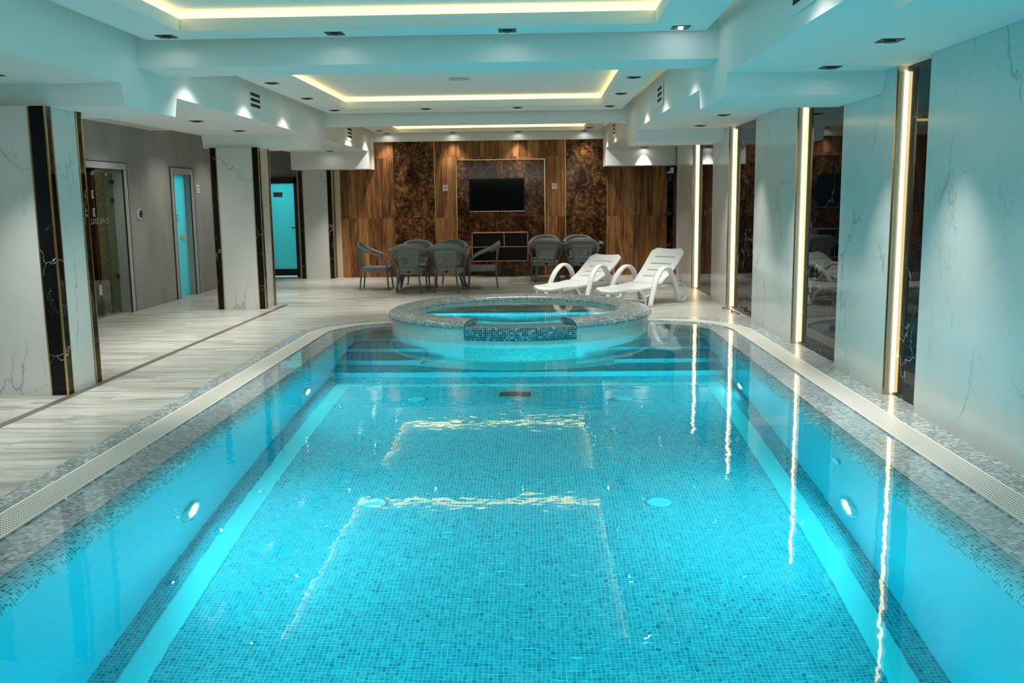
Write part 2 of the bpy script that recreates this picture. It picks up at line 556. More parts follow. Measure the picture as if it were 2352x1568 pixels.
def mk_grate():
    t = NT('white_perforated_grate')
    sep = t.new('ShaderNodeSeparateXYZ'); t.l.new(t.uv(), sep.inputs[0])
    w = t.math('DIVIDE', sep.outputs[1], 0.0205); u = t.math('ADD', t.math('DIVIDE', sep.outputs[0], 0.024), t.math('MULTIPLY', t.math('MODULO', t.math('FLOOR', w), 2.0), 0.5))
    fu = t.math('ABSOLUTE', t.math('SUBTRACT', t.math('FRACT', u), 0.5))
    fv = t.math('ABSOLUTE', t.math('SUBTRACT', t.math('FRACT', w), 0.5))
    hole = t.math('MULTIPLY', t.math('LESS_THAN', fu, 0.30), t.math('LESS_THAN', fv, 0.24))
    edge = t.math('LESS_THAN', t.math('ABSOLUTE', t.math('SUBTRACT', sep.outputs[1], 0.11)), 0.1)
    hole = t.math('MULTIPLY', hole, edge)
    c = t.mix(hole, (0.80, 0.78, 0.70), (0.012, 0.012, 0.008))
    t.p(base=c, rough=0.4)
    return t.mat


M['grate'] = mk_grate()


def mk_linear_drain():
    t = NT('steel_linear_drain')
    sep = t.new('ShaderNodeSeparateXYZ'); t.l.new(t.obj(), sep.inputs[0])
    u = t.math('FRACT', t.math('DIVIDE', sep.outputs[1], 0.05)); w = t.math('FRACT', t.math('DIVIDE', sep.outputs[0], 0.016))
    hole = t.math('MULTIPLY', t.math('LESS_THAN', u, 0.8), t.math('LESS_THAN', w, 0.62))
    c = t.mix(hole, (0.30, 0.27, 0.23), (0.03, 0.026, 0.02))
    t.p(base=c, rough=0.35, metal=0.3)
    return t.mat


M['drain'] = mk_linear_drain()


def mk_rattan():
    t = NT('grey_woven_rattan')
    o = t.obj()
    sep = t.new('ShaderNodeSeparateXYZ'); t.l.new(o, sep.inputs[0])
    a = t.math('SINE', t.math('MULTIPLY', t.math('ADD', sep.outputs[0], sep.outputs[1]), 240))
    b = t.math('SINE', t.math('MULTIPLY', sep.outputs[2], 420))
    h = t.math('MULTIPLY', a, b)
    c = t.ramp(t.math('ADD', t.math('MULTIPLY', h, 0.5), 0.5), [(0.1, (0.07, 0.08, 0.08)), (0.5, (0.21, 0.23, 0.23)), (1, (0.34, 0.365, 0.36))])
    t.p(base=c, rough=0.45)
    t.bump(h, 0.5, 0.004)
    return t.mat


M['rattan'] = mk_rattan()
M['rattan_frame'] = flat('dark_grey_rattan_tube', (0.11, 0.122, 0.122), 0.45)
M['plastic'] = flat('white_resin', (0.80, 0.81, 0.79), 0.25)
M['glass_top'] = flat('dark_glass_tabletop', (0.05, 0.03, 0.02), 0.06)
M['screen'] = flat('black_tv_screen', (0.004, 0.005, 0.006), 0.04, spec=0.25)
M['tv_frame'] = flat('black_plastic', (0.004, 0.004, 0.004), 0.35, spec=0.2)
M['tub_lamp'] = emis('tub_lamp_lens', POOL_COL, 1500.0)
M['silver'] = flat('silver_trim', (0.6, 0.63, 0.62), 0.25, 0.8)
M['copper'] = flat('copper_coloured_edge', (0.62, 0.30, 0.13), 0.35, 0.1)
M['sign_white'] = flat('white_sign', (0.78, 0.76, 0.72), 0.5)
M['ink'] = flat('black_ink', (0.02, 0.02, 0.02), 0.6)
M['ink_green'] = flat('green_ink', (0.03, 0.22, 0.12), 0.6)
M['ink_orange'] = flat('orange_ink', (0.7, 0.25, 0.05), 0.6)
M['ink_red'] = flat('red_ink', (0.45, 0.03, 0.03), 0.6)
M['letters'] = flat('etched_letters', (0.16, 0.24, 0.20), 0.6)
M['frame_grey'] = flat('grey_satin_frame', (0.40, 0.41, 0.39), 0.4)
M['cream'] = flat('cream_panel', (0.66, 0.55, 0.38), 0.5)
M['knob_wood'] = flat('pale_wooden_handle', (0.66, 0.48, 0.22), 0.5)
M['plate'] = flat('engraved_metal_plate', (0.30, 0.29, 0.25), 0.35, 0.4)
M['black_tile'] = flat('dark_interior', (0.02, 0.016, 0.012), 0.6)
M['cable'] = flat('black_cable', (0.01, 0.01, 0.01), 0.5)
M['speaker'] = flat('pale_blue_grey_grille', (0.42, 0.50, 0.50), 0.6)
M['inlet'] = flat('white_plastic_inlet', (0.72, 0.85, 0.88), 0.35)


def mk_frost(name, col, back=0.6):
    t = NT(name)
    t.p(base=col, rough=0.25)
    tr = t.new('ShaderNodeBsdfTranslucent'); tr.inputs[0].default_value = (*col, 1)
    mx = t.new('ShaderNodeMixShader'); mx.inputs[0].default_value = back
    t.l.new(t.bsdf.outputs[0], mx.inputs[1]); t.l.new(tr.outputs[0], mx.inputs[2])
    t.l.new(mx.outputs[0], t.out.inputs[0])
    return t.mat


M['frost'] = mk_frost('frosted_turquoise_glass', (0.30, 0.86, 0.92))


def mk_clear(name, tint):
    t = NT(name); t.n.remove(t.bsdf)
    tr = t.new('ShaderNodeBsdfTransparent'); tr.inputs[0].default_value = (*tint, 1)
    gl = t.new('ShaderNodeBsdfGlossy'); gl.inputs['Roughness'].default_value = 0.01
    fr = t.new('ShaderNodeFresnel'); fr.inputs[0].default_value = 1.7
    mx = t.new('ShaderNodeMixShader')
    gm = t.new('ShaderNodeNewGeometry')
    front = t.math('SUBTRACT', 1.0, gm.outputs['Backfacing'])
    t.l.new(t.math('MULTIPLY', fr.outputs[0], front), mx.inputs[0]); t.l.new(tr.outputs[0], mx.inputs[1]); t.l.new(gl.outputs[0], mx.inputs[2])
    t.l.new(mx.outputs[0], t.out.inputs[0])
    return t.mat


M['clear'] = mk_clear('clear_glass', (0.72, 0.77, 0.72))


def mk_water(name, dens=1.0, ripple=1.0):
    t = NT(name); t.n.remove(t.bsdf)
    g = t.new('ShaderNodeBsdfGlass'); g.inputs['IOR'].default_value = 1.333; g.inputs['Roughness'].default_value = 0.0
    g.inputs['Color'].default_value = (1, 1, 1, 1)
    o = t.obj()
    n1 = t.noise(o, 3.0, 1, 0.5)
    n2 = t.noise(o, 13, 1, 0.5)
    amp = t.ramp(t.noise(o, 0.45, 1), [(0.35, 0.35), (0.65, 1.0)])
    h = t.math('MULTIPLY', t.math('ADD', t.math('MULTIPLY', n1, 0.6), t.math('MULTIPLY', n2, 0.22)), amp)
    b = t.new('ShaderNodeBump'); b.inputs['Strength'].default_value = 0.5 * ripple; b.inputs['Distance'].default_value = 0.007
    t.l.new(h, b.inputs['Height']); t.l.new(b.outputs[0], g.inputs['Normal'])
    t.l.new(g.outputs[0], t.out.inputs[0])
    va = t.new('ShaderNodeVolumeAbsorption')
    va.inputs['Color'].default_value = (0.12, 0.968, 0.992, 1)
    va.inputs['Density'].default_value = dens
    t.l.new(va.outputs[0], t.out.inputs['Volume'])
    return t.mat


M['water'] = mk_water('pool_water', 0.9)
M['water_tub'] = mk_water('tub_water', 1.3, 1.6)

# ================================================================== SETTING
XL, XR, Y0, Y1, RC = -2.65, 2.385, 0.5, 12.44, 0.95      # water's edge
WZ = -0.012                                             # water level
YB = 20.0                                               # wood wall
TX, TY, TR = -0.25, 12.14, 1.69                         # hot tub


def ring(off, n=14):
    """rounded rectangle around the pool, counter-clockwise from the near right corner"""
    r = RC + off
    P = []
    for cx, cyy, a0 in ((XR - RC, Y0 + RC, -PI / 2), (XR - RC, Y1 - RC, 0), (XL + RC, Y1 - RC, PI / 2), (XL + RC, Y0 + RC, PI)):
        for i in range(n + 1):
            a = a0 + (PI / 2) * i / n
            P.append((cx + r * math.cos(a), cyy + r * math.sin(a)))
    # subdivide straight sides
    Q = []
    for i in range(len(P)):
        a, b = P[i], P[(i + 1) % len(P)]
        Q.append(a)
        d = math.hypot(b[0] - a[0], b[1] - a[1])
        if d > 2:
            for k in range(1, 12):
                Q.append((a[0] + (b[0] - a[0]) * k / 12, a[1] + (b[1] - a[1]) * k / 12))
    return Q


def ring_strip(name, prof, mat, parent=None, smooth=True):
    """profile of (off, z) swept round the pool; uv = metres along, metres across"""
    rings = [ring(o) for o, z in prof]
    n = len(rings[0])
    base = ring(-0.2)
    s = [0]
    for i in range(n):
        a, b = base[i], base[(i + 1) % n]
        s.append(s[-1] + math.hypot(b[0] - a[0], b[1] - a[1]))
    vv = [0]
    for k in range(len(prof) - 1):
        vv.append(vv[-1] + math.hypot(prof[k + 1][0] - prof[k][0], prof[k + 1][1] - prof[k][1]))
    V, Fc, U = [], [], []
    for k, (o, z) in enumerate(prof):
        for i in range(n):
            V.append((rings[k][i][0], rings[k][i][1], z))
    for k in range(len(prof) - 1):
        for i in range(n):
            j = (i + 1) % n
            Fc.append((k * n + i, k * n + j, (k + 1) * n + j, (k + 1) * n + i))
            U += [(s[i], vv[k]), (s[i + 1], vv[k]), (s[i + 1], vv[k + 1]), (s[i], vv[k + 1])]
    return mesh(name, V, Fc, mat, parent, uvs=U, smooth=smooth)


def filled(name, outer, holes, z, mat, parent=None):
    bm = bmesh.new()
    for loop in [outer] + holes:
        vs = [bm.verts.new((x, y, z)) for x, y in loop]
        for i in range(len(vs)):
            bm.edges.new((vs[i], vs[(i + 1) % len(vs)]))
    bmesh.ops.triangle_fill(bm, use_beauty=True, use_dissolve=False, edges=bm.edges[:])
    bmesh.ops.recalc_face_normals(bm, faces=bm.faces[:])
    bm.normal_update()
    if sum(f.normal.z for f in bm.faces) < 0:
        bmesh.ops.reverse_faces(bm, faces=bm.faces[:])
    V = [v.co.copy() for v in bm.verts]
    for i, v in enumerate(bm.verts): v.index = i
    Fc = [[v.index for v in f.verts] for f in bm.faces]
    bm.free()
    return mesh(name, V, Fc, mat, parent)


# border between floor tiles and mosaic: rounded at the far left, squared against the right wall
BO = 0.37
big = ring(BO)
bx0, by0, by1 = XL - BO, Y0 - BO, Y1 + BO
xm = 2.97
hole = []
hole.append((xm, by0)); hole.append((xm, by1))
r_ = RC + BO
for i in range(15):
    a = PI / 2 + (PI / 2) * i / 14
    hole.append((XL + RC + r_ * math.cos(a), Y1 - RC + r_ * math.sin(a)))
for i in range(15):
    a = PI + (PI / 2) * i / 14
    hole.append((XL + RC + r_ * math.cos(a), Y0 + RC + r_ * math.sin(a)))
floor = struct(filled('floor', [(-6.45, -3.0), (3.0, -3.0), (3.0, 20.35), (-6.45, 20.35)], [hole], 0.0, M['floor']))
filled('mosaic_border', hole, [ring(0.22)], 0.0, M['mosaic'], floor)

# ------------------------------------------------------------------ pool
pool = thing('swimming_pool', 'long turquoise mosaic swimming pool filled level with the deck', 'swimming pool', (0, 0, 0))


def zf(y):
    return -1.25 - max(0.0, 9.93 - y) * 0.071


ring_strip('wet_shelf', [(0.0, 0.0), (-0.004, WZ), (-0.25, WZ)], M['mosaic_wet'], pool, False)
shelf_prof = [(-0.25, WZ), (-0.29, -0.032), (-0.33, -0.065), (-0.358, -0.10), (-0.377, -0.15), (-0.385, -0.20)]
ring_strip('sunken_rim', shelf_prof, M['mosaic_rim'], pool)
ring_strip('pool_wall', [(-0.385, -0.20), (-0.385, -2.1)], M['pool_wall'], pool)
# floor, sloping down towards the near end
xa, xb = XL + 0.30, XR - 0.30
V = [(xa, Y0 + 0.3, zf(Y0 + 0.3)), (xb, Y0 + 0.3, zf(Y0 + 0.3)), (xb, 9.93, -1.25), (xa, 9.93, -1.25), (xb, Y1 - 0.3, -1.25), (xa, Y1 - 0.3, -1.25)]
mesh('pool_floor', V, [(0, 1, 2, 3), (3, 2, 4, 5)], M['mosaic_pool'], pool)
# lane frame: three light stripes on the floor
b = MB()
for x0, x1 in ((-2.12, -1.97), (1.70, 1.85)):
    b.quad((x0, 1.2, zf(1.2) + .004), (x1, 1.2, zf(1.2) + .004), (x1, 9.62, zf(9.62) + .004), (x0, 9.62, zf(9.62) + .004))
b.build('floor_stripe', M['pool_white'], pool)
b = MB(); b.quad((-1.97, 9.50, zf(9.5) + .004), (1.70, 9.50, zf(9.5) + .004), (1.70, 9.62, zf(9.62) + .004), (-1.97, 9.62, zf(9.62) + .004))
b.build('floor_stripe', M['pool_white'], pool)
# steps across the far end
fronts = [9.93, 10.36, 10.87, 11.38]
tops = [-1.02, -0.78, -0.55, -0.31]
for k in range(4):
    y0 = fronts[k]; y1 = fronts[k + 1] if k < 3 else 12.12
    z = tops[k]
    st = MB()
    zb = tops[k - 1] if k else -1.27
    # the second tread stops either side of the round plinth of the hot tub
    spans = [(xa, xb)] if k != 1 else [(xa, TX - 1.08), (TX + 1.08, xb)]
    for i_, (s0, s1) in enumerate(spans):
        st = MB()
        st.quad((s0, y0, z), (s1, y0, z), (s1, y1, z), (s0, y1, z))
        stp = st.build('step_tread', M['mosaic_pool'], pool)
        rs = MB()
        rs.quad((s0, y0, zb), (s1, y0, zb), (s1, y0, z), (s0, y0, z))
        if len(spans) == 2:
            xs = s1 if i_ == 0 else s0
            P4 = [(xs, y0, zb), (xs, y1, zb), (xs, y1, z), (xs, y0, z)]
            rs.quad(*(P4 if i_ == 0 else P4[::-1]))
        rs.build('step_riser', M['riser'], stp)
# floor suction grille
gr = MB(); gx, gy = -0.25, 9.18; gz = zf(gy)
gr.box(gx - .17, gx + .17, gy - .12, gy + .12, gz, gz + .015)
g_ = gr.build('suction_grille', M['frame_grey'], pool)
gs = MB()
for i in range(16):
    for j in range(2):
        x = gx - .15 + i * .0195
        gs.box(x, x + .011, gy - .10 + j * .105, gy - .005 + j * .105, gz + .014, gz + .018)
gs.build('slots', M['dark_hole'], g_)
# water
bm_pts = ring(-0.2495)
tub_hole = [(TX + (TR - 0.045) * math.cos(2 * PI * i / 64), TY + (TR - 0.045) * math.sin(2 * PI * i / 64)) for i in range(64)]
# the water surface stops at the tub wall: walk the outline outside the tub
o = filled('water_surface', bm_pts, [], WZ, M['water'], pool)
# (the tub stands in it)

# overflow grate round the pool
tag(ring_strip('overflow_grate', [(0.0, 0.002), (0.22, 0.002)], M['grate'], None, False), 'white perforated overflow grate running right round the pool edge', 'grate')

# inlets on the floor
for i, (x, y, lb) in enumerate(((-1.2, 9.02, 'far left'), (0.81, 9.0, 'far right'), (-1.18, 6.42, 'near left'), (0.835, 6.43, 'near right'))):
    d = MB(); d.cyl((0, 0, 0), (0, 0, .012), .085, .075, n=28)
    q = d.build('pool_inlet', M['inlet'], None, (x, y, zf(y)))
    tag(q, 'round pale inlet disc on the pool floor, the %s one of four' % lb, 'pool inlet', 'inlet discs on the pool floor')
d = MB(); d.cyl((0, 0, 0), (-.02, 0, 0), .06, .05, n=28)
q = d.build('wall_nozzle', M['inlet'], None, (1.995, 6.2, -0.50)); tag(q, 'small round nozzle in right pool wall above the near lamp', 'nozzle')


def pool_lamp(x, y, z, side, label):
    t = thing('underwater_lamp', label, 'pool lamp', (x, y, z), 0 if side > 0 else PI, 'round underwater lamps in the pool walls')
    r = MB(); r.lathe([(0.085, 0.024), (0.10, 0.032), (0.135, 0.026), (0.145, 0.0)], 0, 0, n=36)
    r.v = [(z_, x_, y_) for x_, y_, z_ in r.v]
    r.build('rim', M['silver'], t)
    l = MB(); l.lathe([(0.0, 0.030), (0.03, 0.0295), (0.06, 0.027), (0.088, 0.022)], 0, 0, n=36)
    l.v = [(z_, x_, y_) for x_, y_, z_ in l.v]
    l.build('lens', M['pool_lamp'], t)
    return t


XWL, XWR = XL + 0.385, XR - 0.385
LAMPS = [(XWL, 5.80, -1.04, 1, 'glowing round lamp in left pool wall, the larger nearer one'), (XWL, 8.88, -0.90, 1, 'glowing round lamp in left pool wall, the small far one'),
         (XWR, 5.92, -1.13, -1, 'glowing round lamp in right pool wall, the larger nearer one'), (XWR, 9.2, -1.07, -1, 'glowing round lamp in right pool wall, the small far one'),
         (XWL, 2.75, -1.0, 1, 'round lamp in left pool wall close to the near end, outside the view'), (XWR, 2.75, -1.05, -1, 'round lamp in right pool wall close to the near end, outside the view')]
for L in LAMPS: pool_lamp(*L)

# ------------------------------------------------------------------ hot tub
tub = thing('hot_tub', 'round raised mosaic hot tub standing in the far end of the pool', 'hot tub', (TX, TY, 0))
NA = math.radians(22.3); NC = -PI / 2 + math.radians(1.2)
a0, a1 = NC + NA, NC - NA + 2 * PI


def arc(name, prof, mat, aa, ab, n, ru=None, parent=tub):
    """revolved profile with metric uv (ru = radius used for the arc length)"""
    vv = [0]
    for k in range(len(prof) - 1):
        vv.append(vv[-1] + math.hypot(prof[k + 1][0] - prof[k][0], prof[k + 1][1] - prof[k][1]))
    ru = ru or max(p[0] for p in prof)
    K = len(prof); V = []; Fc = []; U = []
    full = abs(abs(ab - aa) - 2 * PI) < 1e-6
    cnt = n if full else n + 1
    for i in range(cnt):
        w = aa + (ab - aa) * i / n
        for r, z in prof: V.append((r * math.cos(w), r * math.sin(w), z))
    for i in range(n):
        j = (i + 1) % cnt
        for k in range(K - 1):
            Fc.append((i * K + k, j * K + k, j * K + k + 1, i * K + k + 1))
            u0 = ru * (aa + (ab - aa) * i / n); u1 = ru * (aa + (ab - aa) * (i + 1) / n)
            U += [(u0, vv[k]), (u1, vv[k]), (u1, vv[k + 1]), (u0, vv[k + 1])]
    return mesh(name, V, Fc, mat, parent, uvs=U, smooth=True)


cop = [(1.645, .155), (1.672, .157), (1.69, .17), (1.69, .185), (1.672, .213), (1.63, .236), (1.56, .25), (1.45, .254), (1.35, .248), (1.29, .232), (1.262, .208), (1.255, .18), (1.255, .15)]
copo = arc('coping', cop, M['mosaic'], a0, a1, 120, 1.5)
for aa in (a0, a1):                       # rounded end faces either side of the weir
    V = [(r * math.cos(aa), r * math.sin(aa), z) for r, z in cop] + [(1.255 * math.cos(aa), 1.255 * math.sin(aa), .1), (1.645 * math.cos(aa), 1.645 * math.sin(aa), .1)]
    mesh('coping_end', V, [list(range(len(V)))], M['mosaic_dark'], copo, uvs=[(1.7 * 0 + math.hypot(V[i][0], V[i][1]), V[i][2]) for i in range(len(V))])
arc('weir', [(1.645, .03), (1.69, .035), (1.692, .178), (1.68, .187), (1.26, .172)], M['mosaic_dark'], NC - NA, NC + NA, 40, 1.69)
arc('outer_wall', [(1.645, .157), (1.645, -0.02)], M['mosaic_white'], 0, 2 * PI, 128)
arc('submerged_wall', [(1.645, -0.02), (1.645, -1.03)], M['pool_white'], NC + NA, NC - NA + 2 * PI, 128)
arc('submerged_wall', [(1.647, -0.02), (1.647, -1.03)], M['mosaic_white'], NC - NA, NC + NA, 40)
arc('plinth', [(1.645, -1.010), (2.11, -1.012), (2.13, -1.02)], M['pool_white'], PI + math.radians(34), 2 * PI - math.radians(34), 64)
arc('inner_wall', [(1.255, .16), (1.255, -0.16)], M['mosaic_white'], 0, 2 * PI, 96)
arc('bench', [(1.255, -.16), (.86, -.17)], M['mosaic_pool'], 0, 2 * PI, 96, 1.0)
arc('bench_edge', [(.86, -.165), (.80, -.17), (.79, -.22)], M['pool_white'], 0, 2 * PI, 96)
arc('pit_wall', [(.79, -.22), (.79, -.62)], M['mosaic_pool'], 0, 2 * PI, 96, .8)
arc('pit_floor', [(.79, -.62), (.02, -.62)], M['mosaic_pool'], 0, 2 * PI, 96, .5)
V = [(1.256 * math.cos(2 * PI * i / 96), 1.256 * math.sin(2 * PI * i / 96), .1785) for i in range(96)]
mesh('tub_water', V, [list(range(96))], M['water_tub'], tub)
for ang, nm in ((-PI / 2 - .95, 'left'), (-PI / 2, 'middle'), (-PI / 2 + .95, 'right')):
    t = thing('tub_lamp', 'small round lamp low in the hot tub inner wall on the near side, %s one' % nm, 'tub lamp',
              (TX + 1.25 * math.cos(ang), TY + 1.25 * math.sin(ang), -.03), ang + PI, 'small lamps inside the hot tub')
    l = MB(); l.lathe([(0.0, 0.012), (0.03, 0.010), (0.04, 0.0)], 0, 0, n=24)
    l.v = [(z_, x_, y_) for x_, y_, z_ in l.v]
    l.build('lens', M['tub_lamp'] if 'tub_lamp' in M else M['pool_lamp'], t)

# ------------------------------------------------------------------ right wall
def xw(y):
    return 2.80 - 0.0115 * max(0.0, y - 8.5)


wall_r = struct(MB().box(2.97, 3.2, -3, 20.35, 0, 3.3).build('wall_right', M['plaster']))
DEP = 0.085
segs = [(-2.9, 6.995), (7.65, 8.9), (10.4, 12.25), (13.85, 15.0), (16.83, 18.55)]
lab = ['large white veined marble panel nearest on the right wall', 'white marble pilaster between the two nearest black wall recesses', 'third white marble pilaster from the front on the right wall',
       'fourth white marble pilaster on right wall, behind the right lounger', 'farthest white marble pilaster on right wall beside the wood wall']
for (y0, y1), lb in zip(segs, lab):
    t = thing('marble_pilaster', lb, 'wall pilaster', (0, 0, 0), 0, 'white marble pilasters along the right wall')
    x0, x1 = xw(y0), xw(y1)
    zt = 2.598
    p = MB(); p.hexa([(x0, y0, 0), (2.965, y0, 0), (2.965, y1, 0), (x1, y1, 0), (x0, y0, zt), (2.965, y0, zt), (2.965, y1, zt), (x1, y1, zt)])
    p.build('marble_panel', M['marble'], t)
    for yy, xx, sg in ((y0, x0, -1), (y1, x1, 1)):
        g = MB(); ya, yb = (yy - .004, yy) if sg < 0 else (yy, yy + .004)
        g.box(xx - .001, xx + .014, ya, yb, 0, zt)
        g.build('gold_edge', M['gold'], t)
# black recessed panels between the pilasters
rec = [(6.999, 7.646, 'nearest'), (8.904, 10.396, 'second'), (12.254, 13.846, 'third'), (15.004, 16.826, 'fourth'), (18.554, 19.955, 'farthest')]
for y0, y1, nm in rec:
    x0, x1 = xw(y0) + DEP, xw(y1) + DEP
    p = MB(); p.hexa([(x0, y0, 0), (2.965, y0, 0), (2.965, y1, 0), (x1, y1, 0), (x0, y0, 2.598), (2.965, y0, 2.598), (2.965, y1, 2.598), (x1, y1, 2.598)])
    o = p.build('black_marble_panel', M['black'])
    tag(o, 'polished black marble panel in the %s recess of the right wall' % nm, 'wall panel', 'black marble panels between the right wall pilasters')
# vertical LED profiles in the far corner of four recesses
for i, (yy, nm) in enumerate(((7.65, 'nearest and tallest'), (10.4, 'second nearest'), (13.85, 'third'), (16.83, 'farthest, behind the right lounger'))):
    t = thing('led_light_strip', 'warm glowing vertical LED strip on the right wall, %s' % nm, 'light strip', (xw(yy) + DEP, yy, 0), 0, 'vertical LED strips along the right wall')
    zt = 2.555
    r = MB()
    r.box(-.068, -.026, -.012, -.005, 0.0, zt)
    for k in range(6):
        x = -.067 + k * .0072
        r.box(x, x + .0038, -.018, -.011, 0.0, zt)
    r.build('ribbed_profile', M['alu'], t)
    r = MB(); r.box(-.026, -.002, -.030, -.005, 0.02, zt - .0); r.build('led_diffuser', M['led'], t)
    r = MB(); r.box(-.084, -.077, -.010, -.005, 0, zt); r.build('gold_edge', M['gold'], t)

# ------------------------------------------------------------------ back wall
wb = MB(); wb.box(-5.05, 3.1, 20.0, 20.2, 0, 3.3)
wall_b = struct(wb.build('wall_back', M['plaster']))
w = MB(); w.box(-4.16, 2.69, 19.98, 20.0, 0, 2.815); w.build('wood_cladding', M['wood'], wall_b)
for x0, x1, z1 in ((-3.02, -2.165, 2.81), (-1.70, 0.135, 2.42), (0.575, 1.44, 2.81)):
    w = MB(); w.box(x0, x1, 19.972, 19.98, 0.02, z1); w.build('brown_marble_panel', M['brown'], wall_b)
g = MB(); g.box(-2.168, -2.156, 19.968, 19.98, 0.02, 2.81); g.build('gold_edge', M['gold'], wall_b)
g = MB(); g.box(0.565, 0.578, 19.968, 19.98, 0.02, 2.81); g.build('gold_edge', M['gold'], wall_b)
g = MB(); g.box(1.434, 1.444, 19.968, 19.98, 0.02, 1.98); g.build('gold_edge', M['gold'], wall_b)
g = MB(); g.box(-1.712, -1.698, 19.966, 19.98, 0.02, 2.43); g.box(0.133, 0.147, 19.966, 19.98, 0.02, 2.43); g.box(-1.698, 0.133, 19.966, 19.98, 2.418, 2.432)
g.build('gold_frame', M['gold'], wall_b)
w = MB(); w.box(-4.28, -4.16, 19.96, 20.0, 0, 2.25); w.build('cream_strip', M['cream'], wall_b)
w = MB(); w.box(2.69, 3.0, 19.97, 20.0, 0, 2.25); w.build('black_marble_strip', M['black'], wall_b)

# column beside the black door, engaged with the back wall
def column(x0, x1, y0, y1, zt, label, cat='column', bw=.10, bwy=.09):
    t = thing('marble_column', label, cat, ((x0 + x1) / 2, (y0 + y1) / 2, 0), 0, 'marble columns with black and gold corners')
    ox, oy = (x0 + x1) / 2, (y0 + y1) / 2
    X0, X1, A, B = x0 - ox, x1 - ox, y0 - oy, y1 - oy
    MB().box(X0 + .006, X1 - .006, A + .006, B - .006, 0, zt).build('marble_panel', M['marble'], t)
    for sx in (-1, 1):
        for sy in (-1, 1):
            c = MB()
            xa_, xb_ = (X0, X0 + bw) if sx < 0 else (X1 - bw, X1)
            ya_, yb_ = (A, A + bwy) if sy < 0 else (B - bwy, B)
            c.box(xa_, xb_, ya_, yb_, 0, zt - .0005)
            c.build('black_corner', M['black'], t)
            g = MB()
            e = .006
            # gold beads where black meets marble, and on the corner itself
            xi = xb_ if sx < 0 else xa_
            yi = yb_ if sy < 0 else ya_
            xc = X0 if sx < 0 else X1
            yc = A if sy < 0 else B
            g.box(xi - e, xi + e, min(yc, yc + sy * .004), max(yc, yc + sy * .004), 0, zt - .001)
            g.box(min(xc, xc + sx * .004), max(xc, xc + sx * .004), yi - e, yi + e, 0, zt - .001)
            g.box(xc - (.010 if sx > 0 else .004), xc + (.004 if sx > 0 else .010), yc - (.010 if sy > 0 else .004), yc + (.004 if sy > 0 else .010), 0, zt - .001)
            g.build('gold_bead', M['gold'], t)
    return t


column(-4.86, -4.04, 7.82, 8.45, 2.42, 'large marble column nearest on the left, black and gold corners', bw=.14, bwy=.10)
column(-4.90, -4.16, 14.2, 14.76, 2.42, 'marble column at mid distance on the left between the glass doors')
column(-4.995, -4.285, 19.75, 20.0, 2.25, 'narrow marble column right of the black framed door')

# ------------------------------------------------------------------ left wall and doors
WL = -6.1
wl = MB()
ZT = 3.3
# openings: shower room 12.0..13.9 (z 2.1), steam room 15.83..16.6 (z 2.1)
for y0, y1, z0, z1 in ((-3, 11.6, 0, ZT), (13.9, 15.83, 0, ZT), (16.6, 20.35, 0, ZT), (11.6, 13.9, 2.12, ZT), (15.83, 16.6, 2.10, ZT)):
    wl.box(WL - .26, WL, y0, y1, z0, z1)
wall_l = struct(wl.build('wall_left', M['stucco']))
# door 1: wide glass front in a deep reveal
d1 = struct(MB().box(WL - .006, WL + .012, 13.9, 14.02, 0, 2.20).box(WL - .006, WL + .012, 11.5, 13.9, 2.11, 2.20).build('door_1', M['frame_grey']))
g = MB(); g.box(WL - .004, WL + .016, 14.02, 14.032, 0, 2.21); g.box(WL - .004, WL + .016, 11.5, 14.032, 2.20, 2.21); g.box(WL - .004, WL + .014, 13.892, 13.905, 0, 2.11); g.build('black_bead', M['black_metal'], d1)
gx = WL - .15
for i, (y0, y1) in enumerate(((11.62, 12.58), (12.585, 13.24), (13.245, 13.885))):
    MB().box(gx - .004, gx + .004, y0, y1, 0.02, 2.06).build('glass_pane', M['clear'], d1)
MB().box(gx - .006, gx + .006, 13.237, 13.247, 0.02, 2.06).build('seam', M['black_metal'], d1)
for y, z, sx in ((13.86, 1.93, .05), (13.84, 1.66, .03), (13.84, .55, .03), (13.75, .02, .02), (13.4, .02, .02), (13.25, 2.05, .02), (13.7, 2.05, .02)):
    MB().box(gx - .012, gx + .015, y - sx, y + sx, z - .03, z + .03).build('hinge_clamp', M['chrome'] if z < .1 or z > 2 else M['black_metal'], d1)
q = MB(); q.box(gx - .01, gx + .014, 13.18, 13.27, .33, .48); q.build('lock_plate', M['silver'], d1)
text_mesh('LUXE SPA D', .115, M['letters'], d1, (gx + .008, 13.36, 1.37), (PI / 2, 0, PI / 2), 'glass_lettering')
for z in (1.75, 1.50):
    s_ = MB(); e = .006
    yy = 13.22
    s_.box(gx + .005, gx + .009, yy - .035, yy + .035, z - .055, z - .055 + e); s_.box(gx + .005, gx + .009, yy - .035, yy + .035, z + .055 - e, z + .055)
    s_.box(gx + .005, gx + .009, yy - .035, yy - .035 + e, z - .055, z + .055); s_.box(gx + .005, gx + .009, yy - .0, yy + e, z - .055, z + .055)
    s_.build('sticker', M['sign_white'], d1)
# the shower room behind it
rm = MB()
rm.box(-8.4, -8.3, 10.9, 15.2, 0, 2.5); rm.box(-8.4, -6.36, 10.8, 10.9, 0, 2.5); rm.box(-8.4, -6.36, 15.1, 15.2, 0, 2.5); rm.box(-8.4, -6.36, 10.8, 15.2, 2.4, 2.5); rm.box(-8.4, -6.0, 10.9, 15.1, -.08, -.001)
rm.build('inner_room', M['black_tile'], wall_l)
MB().box(-6.52, -6.264, 13.893, 13.96, 0, 2.12).build('mosaic_pier', M['mosaic_olive'], d1)

